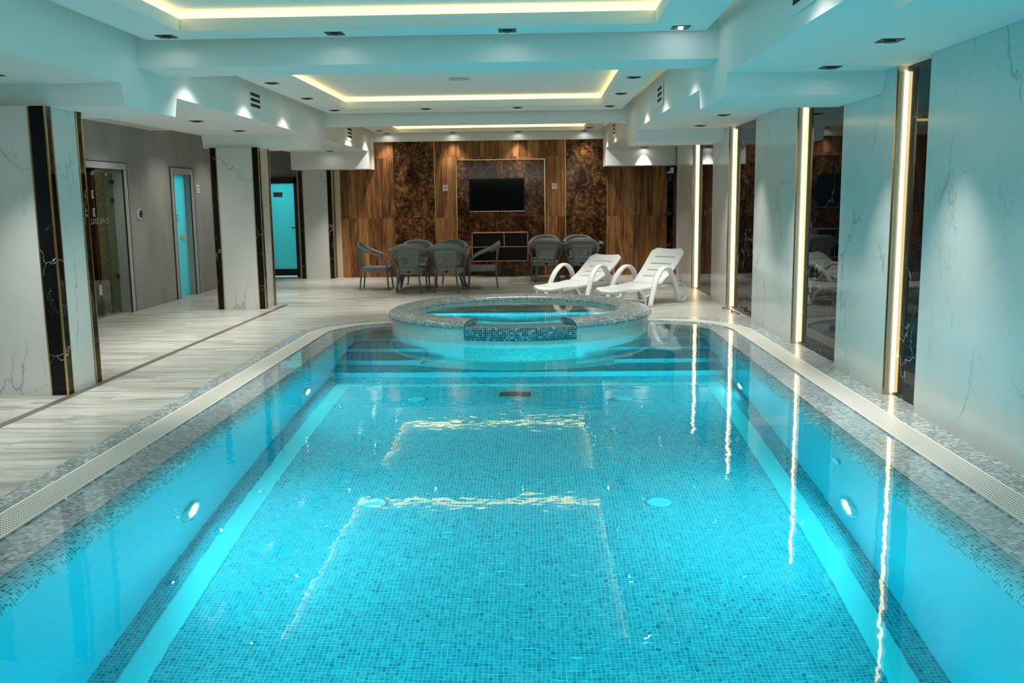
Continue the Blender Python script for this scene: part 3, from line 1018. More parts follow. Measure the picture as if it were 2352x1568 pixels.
# door 2: narrow glass door of the steam room
d2 = struct(MB().box(WL - .006, WL + .012, 15.70, 15.83, 0, 2.20).box(WL - .006, WL + .012, 16.60, 16.74, 0, 2.20).box(WL - .006, WL + .012, 15.83, 16.60, 2.10, 2.20).build('door_2', M['frame_grey']))
g = MB(); g.box(WL - .004, WL + .016, 15.69, 15.702, 0, 2.21); g.box(WL - .004, WL + .016, 16.74, 16.752, 0, 2.21); g.box(WL - .004, WL + .016, 15.69, 16.752, 2.20, 2.212)
g.box(WL - .004, WL + .014, 15.826, 15.838, 0, 2.10); g.box(WL - .004, WL + .014, 16.592, 16.604, 0, 2.10); g.build('black_bead', M['black_metal'], d2)
MB().box(WL - .118, WL - .110, 15.84, 16.60, 0.01, 2.09).build('glass_pane', M['frost'], d2)
k = MB(); k.sweep([(WL - .11, 16.27, 1.02), (WL - .06, 16.27, 1.02)], (.025, .025), n=14, sub=1)
k.box(WL - .065, WL - .02, 16.20, 16.30, .965, 1.075); kk = k.build('wooden_handle', M['knob_wood'], d2)
bv = kk.modifiers.new('bevel', 'BEVEL'); bv.width = .015; bv.segments = 3
text_mesh('LUXE', .15, M['letters'], d2, (WL - .108, 16.08, 1.36), (PI / 2, 0, PI / 2), 'glass_lettering')
rm = MB()
rm.box(-8.0, -7.9, 15.25, 17.3, 0, 2.5); rm.box(-8.0, -6.36, 15.2, 15.3, 0, 2.5); rm.box(-8.0, -6.36, 17.2, 17.3, 0, 2.5); rm.box(-8.0, -6.36, 15.2, 17.3, 2.4, 2.5); rm.box(-8.0, -6.36, 15.2, 17.3, -.08, -.001)
rm.build('inner_room', M['plaster'], wall_l)

# door 3: black framed door with turquoise glass at the far left
al = MB(); al.box(-6.36, -5.84, 20.34, 20.55, 0, 3.3); al.box(-5.06, -5.0, 20.34, 20.55, 0, 3.3); al.box(-5.84, -5.06, 20.34, 20.55, 2.13, 3.3)
wall_a = struct(al.build('wall_far_left', M['stucco']))
MB().box(-5.06, -5.0, 19.9, 20.35, 0, 2.6).build('alcove_side', M['stucco'], wall_a)
fr = MB(); fr.box(-5.84, -5.755, 20.27, 20.34, 0.0, 2.13); fr.box(-5.22, -5.06, 20.27, 20.34, 0.0, 2.13); fr.box(-5.84, -5.06, 20.27, 20.34, 2.0, 2.13); fr.box(-5.755, -5.22, 20.27, 20.34, 0.03, .17)
d3 = struct(fr.build('door_3', M['black_metal']))
MB().box(-5.755, -5.22, 20.30, 20.306, .17, 2.0).build('glass_pane', M['frost'], d3)
h = MB(); h.box(-5.29, -5.17, 20.215, 20.235, 1.05, 1.07); h.box(-5.19, -5.17, 20.23, 20.27, 1.05, 1.07); h.box(-5.195, -5.165, 20.262, 20.272, .86, 1.10); h.build('door_handle', M['black_metal'], d3)
pl = MB(); pl.box(-5.67, -5.47, 20.29, 20.298, 1.71, 1.815); ps = tag(pl.build('name_plate', M['plate']), 'small engraved metal plate on the turquoise glass of the black door', 'plate')
lt = MB(); lt.box(-5.645, -5.49, 20.288, 20.29, 1.768, 1.780); lt.box(-5.60, -5.52, 20.288, 20.29, 1.742, 1.748); lt.box(-5.60, -5.53, 20.288, 20.29, 1.79, 1.794); lt.build('engraving', M['ink'], ps)
# room behind the turquoise glass, lit by an added unseen lamp
rm = MB()
rm.box(-6.4, -4.6, 21.9, 22.0, 0, 2.6); rm.box(-6.5, -6.4, 20.55, 22.0, 0, 2.6); rm.box(-4.6, -4.5, 20.55, 22.0, 0, 2.6); rm.box(-6.5, -4.5, 20.55, 22.0, 2.5, 2.6); rm.box(-6.5, -4.5, 20.35, 22.0, -.08, -.001)
rm.build('inner_room', M['plaster'], wall_a)


def area(name, loc, size, energy, col, rot=(0, 0, 0), sy=None):
    l = bpy.data.lights.new(name, 'AREA'); l.energy = energy; l.color = col; l.size = size
    if sy: l.shape = 'RECTANGLE'; l.size_y = sy
    o = bpy.data.objects.new(name, l); link(o); o.location = loc; o.rotation_euler = rot
    return o


area('added_shower_fill', (-6.95, 12.9, 2.35), .3, 3, (1, .95, .8))  # unseen fill light added so the olive mosaic pier shows
area('added_steam_glass_backlight', (-7.0, 16.2, 2.3), .5, 9, (.55, 1, 1))  # unseen light added to make the narrow door's glass glow
area('added_door_glass_backlight', (-5.5, 21.2, 2.4), .5, 13, (.55, 1, 1))  # unseen light added behind the black door's glass to backlight it

# back side of the room behind the photographer
wf = MB()
for x0, x1, z0, z1 in ((-6.4, -5.2, 0, 3.3), (2.2, 3.2, 0, 3.3), (-5.2, 2.2, 0, 2.62), (-5.2, 2.2, 3.22, 3.3)):
    wf.box(x0, x1, -3.2, -3.0, z0, z1)
struct(wf.build('wall_front', M['front_wall']))
fr = MB()
for k in range(5):
    x = -5.2 + 7.36 * k / 4
    fr.box(x, x + .05, -3.1, -3.04, 2.62, 3.22)
fr.box(-5.2, 2.2, -3.1, -3.04, 2.62, 2.66); fr.box(-5.2, 2.2, -3.1, -3.04, 3.18, 3.22)
struct(fr.build('added_window_1', M['frame_grey']))  # high window made up to house the fill light
area('added_fill_light', (-1.5, -3.15, 2.92), 7.3, FILL_W, (1.0, 0.99, 0.95), (math.radians(90), 0, 0), .55)  # unseen area light added to brighten the room from the front

# ================================================================== CEILING
XCL = -3.42


def xcr(y):
    return 1.645 - 0.0145 * y


ZS, ZP = 2.60, 2.98       # side soffits, dropped panels of the bays
ceil = struct(MB().box(-6.4, 3.2, -3.2, 20.4, 3.30, 3.45).build('ceiling', M['plaster']))
# side soffits
s = MB(); s.box(-5.0, XCL, -3, 20, ZS, 3.30); s.build('soffit', M['plaster'], ceil)
s = MB(); s.hexa([(xcr(-3), -3, ZS), (3.02, -3, ZS), (3.02, 20, ZS), (xcr(20), 20, ZS), (xcr(-3), -3, 3.3), (3.02, -3, 3.3), (3.02, 20, 3.3), (xcr(20), 20, 3.3)]); s.build('soffit', M['plaster'], ceil)
# walkway ceiling on the left
s = MB(); s.box(-6.1, -5.0, -3, 20.34, 2.87, 3.30); s.build('soffit', M['plaster'], ceil)
s = MB(); s.box(-6.1, -5.62, 12.2, 15.05, 2.75, 2.87); s.build('soffit_step', M['plaster'], ceil)
# low cross beams at the columns (slightly tapered)
for y0, y1, zb in ((3.25, 4.45, 2.42), (7.88, 9.10, 2.42), (14.2, 15.32, 2.42), (19.3, 20.0, 2.25), (-3, -2, 2.42)):
    tp = 0.06 if zb > 2.3 else 0.0
    for side in (0, 1):
        s = MB()
        if side == 0:
            s.hexa([(-5.0, y0 + tp, zb), (XCL + .001, y0 + tp, zb), (XCL + .001, y1 - tp, zb), (-5.0, y1 - tp, zb), (-5.0, y0, ZS), (XCL + .001, y0, ZS), (XCL + .001, y1, ZS), (-5.0, y1, ZS)])
        else:
            s.hexa([(xcr(y0) - .001, y0 + tp, zb), (2.79 if y0 < 10 else 2.77, y0 + tp, zb), (2.79 if y0 < 10 else 2.77, y1 - tp, zb), (xcr(y1) - .001, y1 - tp, zb),
                    (xcr(y0) - .001, y0, ZS), (2.84, y0, ZS), (2.84, y1, ZS), (xcr(y1) - .001, y1, ZS)])
        s.build('beam', M['plaster'], ceil)
# high cross beams between the bays
for y0, y1, zb in ((1.6, 2.2, 2.765), (8.25, 8.87, 2.765), (15.26, 15.46, 2.79)):
    s = MB(); s.hexa([(XCL, y0, zb), (xcr(y0), y0, zb), (xcr(y1), y1, zb), (XCL, y1, zb), (XCL, y0, 3.3), (xcr(y0), y0, 3.3), (xcr(y1), y1, 3.3), (XCL, y1, 3.3)])
    s.build('beam', M['plaster'], ceil)
s = MB(); s.box(XCL, xcr(20), 19.93, 20.0, 2.815, 3.3); s.build('beam', M['plaster'], ceil)

# dropped panels with a raised, LED-edged tray in each bay
bays = [(2.3, 8.17, 2.95, 7.80), (9.0, 15.20, 9.45, 14.40), (15.60, 19.92, 15.95, 19.66)]
names = ['nearest', 'middle', 'farthest']
for (ya, yb, ta, tb), nm in zip(bays, names):
    xa_, xb_ = -3.29, (1.40 if ya < 8 else 1.32 if ya < 15 else 1.26)
    ia, ib = -2.87, 0.94
    p = MB()
    for x0, x1, y0, y1 in ((xa_, ia, ya, yb), (ib, xb_, ya, yb), (ia, ib, ya, ta), (ia, ib, tb, yb)):
        p.box(x0, x1, y0, y1, ZP, ZP + (.08 if ya > 15 else .10))
    p.build('dropped_panel', M['plaster'], ceil)
    # raised tray lid
    MB().box(ia - .12, ib + .12, ta - .12, tb + .12, ZP + .165, ZP + .18).build('tray', M['plaster'], ceil)
    l = MB(); e = .035; dz = .02 if ya > 15 else 0.0
    l.box(ia - e, ia - e + .01, ta - e, tb + e, ZP + .10 - dz, ZP + .165 - dz); l.box(ib + e - .01, ib + e, ta - e, tb + e, ZP + .10 - dz, ZP + .165 - dz)
    l.box(ia - e, ib + e, ta - e, ta - e + .01, ZP + .10 - dz, ZP + .165 - dz); l.box(ia - e, ib + e, tb + e - .01, tb + e, ZP + .10 - dz, ZP + .165 - dz)
    tag(l.build('cove_light', M['cove']), 'warm rectangular LED strip light edging the %s ceiling tray' % nm, 'cove light', 'LED cove lights in the ceiling trays')

# ------------------------------------------------------------------ recessed downlights
spot_data = bpy.data.lights.new('downlight_beam', 'SPOT')
spot_data.energy = SPOT_W * 0.48; spot_data.color = SPOT_COL; spot_data.spot_size = math.radians(118); spot_data.spot_blend = 1.0; spot_data.shadow_soft_size = 0.03


narrow_data = spot_data.copy(); narrow_data.spot_size = math.radians(66); narrow_data.energy = SPOT_W * 1.25

wall_data = narrow_data.copy(); wall_data.energy = SPOT_W * 0.4; wall_data.spot_size = math.radians(80)


def make_downlight(bare=False):
    t = thing('downlight', '', 'downlight')
    f = MB(); e = .072
    f.box(-e, e, -e, -e + .012, -.006, 0); f.box(-e, e, e - .012, e, -.006, 0); f.box(-e, -e + .012, -e, e, -.006, 0); f.box(e - .012, e, -e, e, -.006, 0)
    f.box(-e + .01, e - .01, -e + .01, e - .01, -.003, 0)
    f.build('square_frame', M['black_metal'], t)
    r = MB(); r.lathe([(.040, -.003), (.040, -.014 if not bare else -.004), (.036, -.014 if not bare else -.004), (.028, -.004)], 0, 0, n=20); r.build('baffle', M['black_metal'], t)
    l = MB(); l.disc((0, 0, -.0045 if not bare else -.012), .020, (0, 0, -1), n=16)
    if bare:
        l.sweep([(0, 0, -.003), (0, 0, -.016)], [(.022, .022), (.014, .014)], n=14, sub=1)
    l.build('bulb', M['bulb'], t)
    s_ = bpy.data.objects.new('beam', spot_data); link(s_, t); s_.location = (0, 0, -.02)
    return t


dl = make_downlight(); dl_bare = make_downlight(True)
D = []
ords = ['first', 'second', 'third', 'fourth', 'fifth', 'sixth', 'seventh']
for i, x in enumerate((-3.06, -1.66, -.24, 1.17)):
    D.append((x, 8.0, ZP, 'black square downlight, %s from left in the row before the nearest cross beam' % ords[i]))
for y, nm in ((5.4, 'second'), (3.6, 'third')):
    D.append((-3.07, y, ZP, 'downlight on left edge of near ceiling bay, %s back from the cross beam' % nm))
    D.append((1.17, y, ZP, 'downlight on right edge of near ceiling bay, %s back from the cross beam' % nm))
for i, x in enumerate((-3.08, -1.69, -.30, 1.09)):
    D.append((x, 14.62, ZP, 'black square downlight, %s from left in the far row of the middle ceiling bay' % ords[i]))
for y, nm in ((9.35, 'hidden first'), (11.2, 'second'), (12.9, 'third')):
    D.append((-3.08, y, ZP, 'black square downlight on left edge of the middle ceiling bay, %s from the front' % nm))
    D.append((1.11, y, ZP, 'black square downlight on right edge of the middle ceiling bay, %s from the front' % nm))
for i, x in enumerate((-3.10, -1.75, -.40, 0.96)):
    D.append((x, 19.80, ZP, 'tiny black square downlight, %s from left in the row above the wood wall' % ords[i]))
for y, nm in ((17.3, 'hidden one'), (19.0, 'visible one')):
    D.append((-3.13, y, ZP, 'tiny black square downlight on left edge of the farthest ceiling bay, %s' % nm))
    D.append((1.02, y, ZP, 'tiny black square downlight on right edge of the farthest ceiling bay, %s' % nm))
for y, nm in ((5.6, 'outside the view'), (7.28, 'cut by the left picture edge'), (10.0, 'hidden by the cross beam'), (11.65, 'nearer of the pair past the first beam'), (13.31, 'farther of the pair past the first beam'), (16.2, 'hidden by the second beam'), (19.05, 'beside the end beam')):
    D.append((-4.15, y, ZS, 'black square downlight in the low left soffit, %s' % nm))
for y, nm in ((6.38, 'nearest and largest'), (7.64, 'just before the first beam'), (10.1, 'hidden by the first beam'), (11.9, 'nearer of the pair past the first beam'), (13.6, 'farther of the pair past the first beam'), (16.2, 'hidden by the second beam'), (19.2, 'beside the end beam')):
    D.append((2.28 if y < 15 else 2.12, y, ZS, 'black square downlight in the low right soffit, %s' % nm))
for y, nm in ((9.3, 'behind the near column'), (11.0, 'outside the glass front'), (13.2, 'near the glass front'), (15.25, 'before the narrow door'), (17.3, 'past the narrow door')):
    D.append((-5.35, y, 2.87, 'black square downlight in the walkway ceiling on the left, %s' % nm))
for q in (dl, dl_bare):
    for c_ in q.children:
        if c_.type == 'LIGHT': c_.data = narrow_data
for i, (x, y, z, lb) in enumerate(D):
    if i == 3:
        dl_bare.location = (x, y, z); dl_bare['label'] = 'lit square downlight with bright bulb, right end of the row before the nearest beam'; dl_bare['group'] = 'recessed square downlights'
        continue
    if i == 0:
        dl.location = (x, y, z); dl['label'] = lb; dl['group'] = 'recessed square downlights'
    else:
        q = dup(dl, (x, y, z), 0, lb, 'recessed square downlights')
        for c_ in q.children:
            if c_.type == 'LIGHT': c_.data = wall_data if y == 19.80 else narrow_data if y in (8.0, 14.62, 19.80) or z < 2.7 else spot_data

# ------------------------------------------------------------------ air vents in the side faces, ceiling speaker
def vent(x, y, sgn, label, zc=2.825):
    """sgn=+1 faces +x"""
    t = thing('air_vent', label, 'air vent', (x, y, zc), 0 if sgn > 0 else PI, 'slotted air vents in the beam sides')
    f = MB(); f.box(0, .012, -.24, .24, -.13, .13); f.build('vent_frame', M['plaster'], t)
    for k in range(3):
        q = MB(); z = -.078 + k * .064; q.box(.0115, .0135, -.19, .19, z, z + .036); q.build('slot', M['dark_hole'], t)
        b_ = MB(); b_.box(.0125, .0145, -.19, .19, z + .016, z + .019); b_.build('blade', M['black_metal'], t)


for y, nm in ((5.78, 'nearest'), (11.62, 'middle'), (17.4, 'farthest')):
    vent(XCL, y, 1, 'white air vent with three black slots on the left beam side, %s' % nm)
    vent(xcr(y) - .004, y, -1, 'white air vent with three black slots on the right beam side, %s' % nm)
sp = MB(); sp.cyl((0, 0, 0), (0, 0, -.012), .13, .125, n=36)
o = sp.build('ceiling_speaker', M['speaker'], None, (-1.0, 12.42, ZP + .165)); tag(o, 'round pale ceiling speaker in the middle ceiling tray', 'speaker')

# ================================================================== OBJECTS
# ------------------------------------------------------------------ woven armchairs
def make_chair():
    t = thing('rattan_armchair', '', 'chair')
    # seat
    bm = bmesh.new()
    n = 9
    P = []
    for j in range(n):
        v = j / (n - 1)
        y = -.23 + .49 * v
        wd = .215 + .045 * math.sin(min(1, v * 1.3) * PI / 2)
        P.append((wd, y))
    top = [bm.verts.new((w_, y, .425 - .004 * abs(y))) for w_, y in P] + [bm.verts.new((-w_, y, .425 - .004 * abs(y))) for w_, y in reversed(P)]
    bm.faces.new(top)
    ex = bmesh.ops.extrude_face_region(bm, geom=bm.faces[:])
    for g in ex['geom']:
        if isinstance(g, bmesh.types.BMVert): g.co.z -= .095
    bmesh.ops.recalc_face_normals(bm, faces=bm.faces[:])
    me = bpy.data.meshes.new('seat'); bm.to_mesh(me); bm.free(); me.materials.append(M['rattan'])
    o = bpy.data.objects.new('seat', me); link(o, t)
    bv = o.modifiers.new('bevel', 'BEVEL'); bv.width = .018; bv.segments = 3
    # legs
    for sx in (-1, 1):
        MB().sweep([(sx * .165, -.245, .46), (sx * .185, -.25, .25), (sx * .215, -.275, 0)], [(.016, .016), (.0155, .0155), (.014, .014)], n=10).build('leg', M['rattan_frame'], t)
        MB().sweep([(sx * .262, .235, .44), (sx * .265, .245, .22), (sx * .275, .265, 0)], [(.016, .016), (.0155, .0155), (.014, .014)], n=10).build('leg', M['rattan_frame'], t)
    # one-piece top rail and arms
    half = [(0, -.315, .850), (.14, -.302, .838), (.245, -.245, .795), (.308, -.12, .725), (.328, .04, .660), (.318, .155, .595), (.288, .222, .51), (.268, .238, .42)]
    pts = [(-x, y, z) for x, y, z in reversed(half[1:])] + half
    dd = [(.017, .017), (.018, .017), (.023, .017), (.03, .016), (.036, .016), (.04, .016), (.043, .016)]
    dims = dd + [(.044, .016)] + dd[::-1]
    hr = [(0, .35, 1), (.2, .3, 1), (.6, .3, 1), (1, .1, .6), (1, 0, .5), (1, 0, .4), (1, 0, 0), (1, 0, 0)]
    refs = [(-x, y, z) for x, y, z in reversed(hr[1:])] + hr
    dims = [(b_, a_) if False else (a_, b_) for a_, b_ in dims]
    MB().sweep(pts, dims, ref=refs, n=12, sub=7).build('arm_rail', M['rattan'], t)
    # flared woven skirt between rail and back panel
    hi = [(0, -.315, .833), (.14, -.302, .821), (.245, -.245, .778), (.308, -.12, .71)]
    lo = [(0, -.300, .748), (.10, -.298, .744), (.190, -.275, .715), (.262, -.16, .680)]
    hi2 = [(-x, y, z) for x, y, z in reversed(hi[1:])] + hi
    lo2 = [(-x, y, z) for x, y, z in reversed(lo[1:])] + lo
    s = MB(); K = 6

    def interp(Pn, u):
        k = min(int(u * (len(Pn) - 1)), len(Pn) - 2); f = u * (len(Pn) - 1) - k
        return Vector(Pn[k]).lerp(Vector(Pn[k + 1]), f)
    NU = 56
    # alternating wide strands with dark gaps between them
    for i in range(NU):
        u0, u1 = i / NU + .0018, (i + 1) / NU - .0035
        a, b_, c, d = interp(hi2, u0), interp(hi2, u1), interp(lo2, u1), interp(lo2, u0)
        off = Vector((0, -.006 if i % 2 else 0, 0))
        s.quad(tuple(d + off), tuple(c + off), tuple(b_ + off), tuple(a + off))
    o = s.build('woven_skirt', M['rattan'], t)
    so = o.modifiers.new('solid', 'SOLIDIFY'); so.thickness = .007
    # back panel with diamond openings
    s = MB(); NXc, NZc = 8, 9
    def pt(u, v):
        w_ = .165 + .04 * v - .02 * max(0, .25 - v)
        z = .40 + .355 * v
        x = (u - .5) * 2 * w_
        y = -.235 - .055 * v - .02 * (1 - (2 * u - 1) ** 2)
        return (x, y, z)
    for i in range(NXc):
        for j in range(NZc):
            u0, u1, v0, v1 = i / NXc, (i + 1) / NXc, j / NZc, (j + 1) / NZc
            um, vm = (u0 + u1) / 2, (v0 + v1) / 2
            cs = [pt(u0, v0), pt(u1, v0), pt(u1, v1), pt(u0, v1)]
            if i in (0, NXc - 1) or j in (0, NZc - 1):
                s.quad(*cs); continue
            f = .43
            ds = [pt(um, vm - f / NZc), pt(um + f / NXc, vm), pt(um, vm + f / NZc), pt(um - f / NXc, vm)]
            for k in range(4):
                i0 = len(s.v); s.v += [cs[k], cs[(k + 1) % 4], ds[k]]; s.f.append((i0, i0 + 1, i0 + 2)); s.m.append(0); s.sm.append(False)
                i0 = len(s.v); s.v += [ds[k], cs[(k + 1) % 4], ds[(k + 1) % 4]]; s.f.append((i0, i0 + 1, i0 + 2)); s.m.append(0); s.sm.append(False)
    o = s.build('back_panel', M['rattan'], t)
    so = o.modifiers.new('solid', 'SOLIDIFY'); so.thickness = .008
    for sx in (-1, 1):
        MB().sweep([(sx * .165, -.245, .40), (sx * .19, -.27, .58), (sx * .215, -.285, .75)], (.013, .013), n=8).build('back_post', M['rattan_frame'], t)
    b_ = MB(); b_.v = []
    b_.sweep([(-.03, -.243, .378), (0, -.2455, .378), (.03, -.243, .378)], [(.006, .004), (.018, .005), (.006, .004)], n=10)
    b_.build('oval_badge', M['dark_hole'], t)
    return t


ch = make_chair(); ch.scale = (.98, 1, .975)
CH = [
    (-3.00, 17.35, -PI / 2, 'grey woven armchair at the left end of the left table, facing right'),
    (-2.28, 16.68, 0.03, 'grey woven armchair, front left of the left table, its back to us'),
    (-1.61, 16.68, -0.02, 'grey woven armchair, front right of the left table, its back to us'),
    (-1.03, 17.33, PI / 2 + .05, 'grey woven armchair at the right end of the left table, facing left'),
    (-2.30, 17.72, PI, 'grey woven armchair behind the left table, left one, mostly its rim showing'),
    (-1.64, 17.78, PI, 'grey woven armchair behind the left table, right one, mostly its rim showing'),
    (0.14, 18.45, 0.02, 'grey woven armchair, front left of the right table, its back to us'),
    (0.84, 18.45, -0.02, 'grey woven armchair, front right of the right table behind the left lounger'),
    (0.13, 19.42, PI, 'grey woven armchair behind the right table, left one below the sign'),
    (0.82, 19.42, PI, 'grey woven armchair behind the right table, right one'),
]
for i, (x, y, a, lb) in enumerate(CH):
    if i == 0:
        ch.location = (x, y, 0); ch.rotation_euler.z = a; ch['label'] = lb; ch['group'] = 'woven armchairs round the two tables'
    else:
        dup(ch, (x, y, 0), a, lb, 'woven armchairs round the two tables')


def make_table():
    t = thing('rattan_table', '', 'table')
    s = MB(); s.box(-.74, .74, -.40, .40, .715, .748); o = s.build('woven_top', M['rattan'], t)
    bv = o.modifiers.new('bevel', 'BEVEL'); bv.width = .012; bv.segments = 2
    s = MB(); s.box(-.68, .68, -.34, .34, .7485, .756); s.build('glass_plate', M['glass_top'], t)
    s = MB(); s.box(-.60, .60, -.275, -.255, .60, .714); s.box(-.60, .60, .255, .275, .60, .714); s.box(-.61, -.59, -.275, .275, .60, .714); s.box(.59, .61, -.275, .275, .60, .714)
    s.build('apron', M['rattan'], t)
    for sx in (-1, 1):
        for sy in (-1, 1):
            MB().sweep([(sx * .60, sy * .27, .70), (sx * .57, sy * .25, .50), (sx * .53, sy * .22, .32), (sx * .58, sy * .27, .12), (sx * .62, sy * .31, 0)], (.02, .02), n=10).build('leg', M['rattan_frame'], t)
    for sy in (-1, 1):
        MB().box(-.53, .53, sy * .22 - .012, sy * .22 + .012, .31, .335).build('stretcher', M['rattan_frame'], t)
    return t


tb = make_table(); tb.location = (-1.96, 17.22, 0); tb['label'] = 'grey woven rectangular table with dark glass top, left of the two'; tb['group'] = 'woven tables before the wood wall'
dup(tb, (0.535, 18.93, 0), 0, 'grey woven rectangular table, right of the two, behind the white loungers', 'woven tables before the wood wall')

# ------------------------------------------------------------------ white resin loungers
def make_lounger(rise, label, loc, rotz):
    """origin at the backrest hinge on the floor; +y towards the head"""
    t = thing('sun_lounger', label, 'sun lounger', loc, rotz, 'white resin sun loungers')

    def panel(name, P, W, Lh, slots, us, n_v, parent, round_end=0.09, bow=.012, round_start=0.0, slots_half=.62):
        """P(v)->(y,z) centre line for v metres 0..Lh ; slots = list of v positions"""
        vs = set([0, Lh])
        k = 0
        while k < n_v: vs.add(Lh * k / n_v); k += 1
        for s0 in slots: vs.add(s0 - .010); vs.add(s0 + .010)
        vs = sorted(vs)
        vs2 = [vs[0]]
        for v in vs[1:]:
            if v - vs2[-1] > 1e-4: vs2.append(v)
        vs = vs2
        V = []; Fc = []
        for v in vs:
            w_ = W(v)
            de = Lh - v
            if round_end and de < round_end: w_ -= round_end - math.sqrt(max(0, round_end ** 2 - (round_end - de) ** 2))
            if round_start and v < round_start: w_ -= round_start - math.sqrt(max(0, round_start ** 2 - (round_start - v) ** 2))
            for u in us:
                vv_ = v + .02 * (1 - (u) ** 2) * (1 if slots else 0) * min(1, de / .1) * min(1, v / .1)
                y, z = P(vv_)
                V.append((u * w_, y, z - bow * (1 - u * u)))
        nu = len(us)
        for j in range(len(vs) - 1):
            is_slot = any(abs((vs[j] + vs[j + 1]) / 2 - s0) < .0095 for s0 in slots)
            for i in range(nu - 1):
                um = (us[i] + us[i + 1]) / 2
                if is_slot and abs(um) < slots_half: continue
                Fc.append((j * nu + i, j * nu + i + 1, (j + 1) * nu + i + 1, (j + 1) * nu + i))
        o = mesh(name, V, Fc, M['plastic'], parent, smooth=True)
        so = o.modifiers.new('solid', 'SOLIDIFY'); so.thickness = .034; so.offset = -1
        bv = o.modifiers.new('bevel', 'BEVEL'); bv.width = .006; bv.segments = 2; bv.limit_method = 'ANGLE'
        return o
    us = [-1, -.93, -.8, -.62, -.4, -.2, 0, .2, .4, .62, .8, .93, 1]
    SL = 1.02

    def Ps(v):        # seat from the foot end (v=0) to the hinge
        y = v - SL
        z = .285 + .03 * math.sin((v / SL) * PI * .5) - .045 * math.sin(max(0, v - .15) / (SL - .15) * PI) * .5 - (.03 * (1 - v / .15) ** 2 if v < .15 else 0)
        return (y, z)
    panel('seat', Ps, lambda v: .29, SL, [.25, .38, .51, .64], us, 14, t, round_end=0, round_start=.16)
    LB = .80
    run = math.sqrt(LB * LB - rise * rise)

    def Pb(v):
        f = v / LB
        sag = .03 * math.sin(f * PI)
        return (.02 + run * f + sag * rise / LB, .315 + rise * f - sag * run / LB)
    panel('backrest', Pb, lambda v: .265 + .035 * min(1, v / .5), LB, [.16, .31, .46, .61], us, 12, t, round_end=.085)
    # side rails under the seat
    for sx in (-1, 1):
        MB().sweep([(sx * .275, -SL + .1, .245), (sx * .285, -.6, .262), (sx * .285, -.2, .265), (sx * .29, .35, .265), (sx * .29, .60, .262)], (.028, .016), n=10).build('side_rail', M['plastic'], t)
        # arched arm running down to the floor at both ends
        MB().sweep([(sx * .40, -.50, .0), (sx * .385, -.40, .20), (sx * .365, -.27, .42), (sx * .35, -.10, .545), (sx * .345, .08, .53), (sx * .35, .22, .38), (sx * .36, .30, .18), (sx * .365, .36, .02)],
                   [(.038, .032), (.043, .032), (.048, .030), (.052, .027), (.052, .027), (.048, .027), (.042, .028), (.036, .028)], ref=(1, 0, 0), n=12).build('arm', M['plastic'], t)
        # rear foot loop
        MB().sweep([(sx * .365, .34, .02), (sx * .36, .42, .014), (sx * .35, .55, .016), (sx * .33, .62, .07), (sx * .31, .63, .18), (sx * .295, .61, .262)], (.022, .018), ref=(1, 0, 0), n=10).build('leg', M['plastic'], t)
        # front curved foot
        MB().sweep([(sx * .28, -.62, .26), (sx * .29, -.55, .20), (sx * .30, -.49, .10), (sx * .30, -.47, .0)], (.026, .016), ref=(1, 0, 0), n=10).build('leg', M['plastic'], t)
        MB().sweep([(sx * .22, -SL + .10, .235), (sx * .22, -SL + .10, .10), (sx * .22, -SL + .13, 0)], (.024, .014), ref=(1, 0, 0), n=10).build('leg', M['plastic'], t)
        # backrest prop
        y, z = Pb(.52)
        MB().sweep([(sx * .24, y + .01, z - .03), (sx * .255, .60, .275)], (.014, .012), n=8, sub=1).build('prop', M['plastic'], t)
    MB().sweep([(-.29, .60, .262), (.29, .60, .262)], (.016, .022), n=8, sub=1).build('crossbar', M['plastic'], t)
    MB().sweep([(-.30, -.49, .09), (.30, -.49, .09)], (.016, .012), n=8, sub=1).build('crossbar', M['plastic'], t)
    return t


make_lounger(.50, 'white plastic sun lounger nearest the right wall, its back raised higher', (1.66, 14.6, 0), -math.radians(40))
make_lounger(.38, 'white plastic sun lounger with lower back, left of the other lounger', (.70, 15.1, 0), -math.radians(37))

# ------------------------------------------------------------------ television, shelf unit, signs
t = thing('television', 'flat black television mounted on the brown marble centre panel', 'television', (-.86, 19.93, 1.70))
MB().box(-.575, .575, -.03, .0, -.335, .335).build('tv_body', M['tv_frame'], t)
MB().box(-.565, .565, -.0325, -.0300, -.320, .325).build('screen', M['screen'], t)
MB().box(-.575, .575, -.034, -.0, -.345, -.335).build('silver_edge', M['silver'], t)
MB().box(-.2, .2, .0, .04, -.15, .15).build('bracket', M['black_metal'], t)

t = thing('shelf_unit', 'copper edged black box shelf hanging below the television', 'shelf', (-.80, 19.97, .63))
fr_ = MB(); e = .017
fr_.box(-.585, .585, -.30, .0, -.30, -.30 + e); fr_.box(-.585, .585, -.30, 0, .30 - e, .30); fr_.box(-.585, -.585 + e, -.30, 0, -.30, .30); fr_.box(.585 - e, .585, -.30, 0, -.30, .30)
fr_.build('frame', M['copper'], t)
MB().box(-.57, .57, -.30, 0, -.008, .008).build('shelf', M['copper'], t)
MB().box(.08, .096, -.30, 0, 0.008, .29).build('divider', M['copper'], t)
MB().box(-.075, -.059, -.30, 0, -.29, -.008).build('divider', M['copper'], t)
MB().box(-.57, .57, -.012, -.001, -.29, .29).build('back_board', M['tv_frame'], t)
i1 = MB(); i1.box(-.568, .568, -.299, -.012, -.2832, -.282); i1.box(-.568, .568, -.298, -.012, -.0095, -.0085); i1.box(-.568, .568, -.298, -.012, .0085, .0095); i1.box(-.568, .568, -.299, -.012, .282, .2832)
i1.box(-.5685, -.567, -.299, -.012, -.28, .28); i1.box(.567, .5685, -.299, -.012, -.28, .28); i1.build('black_lining', M['tv_frame'], t)


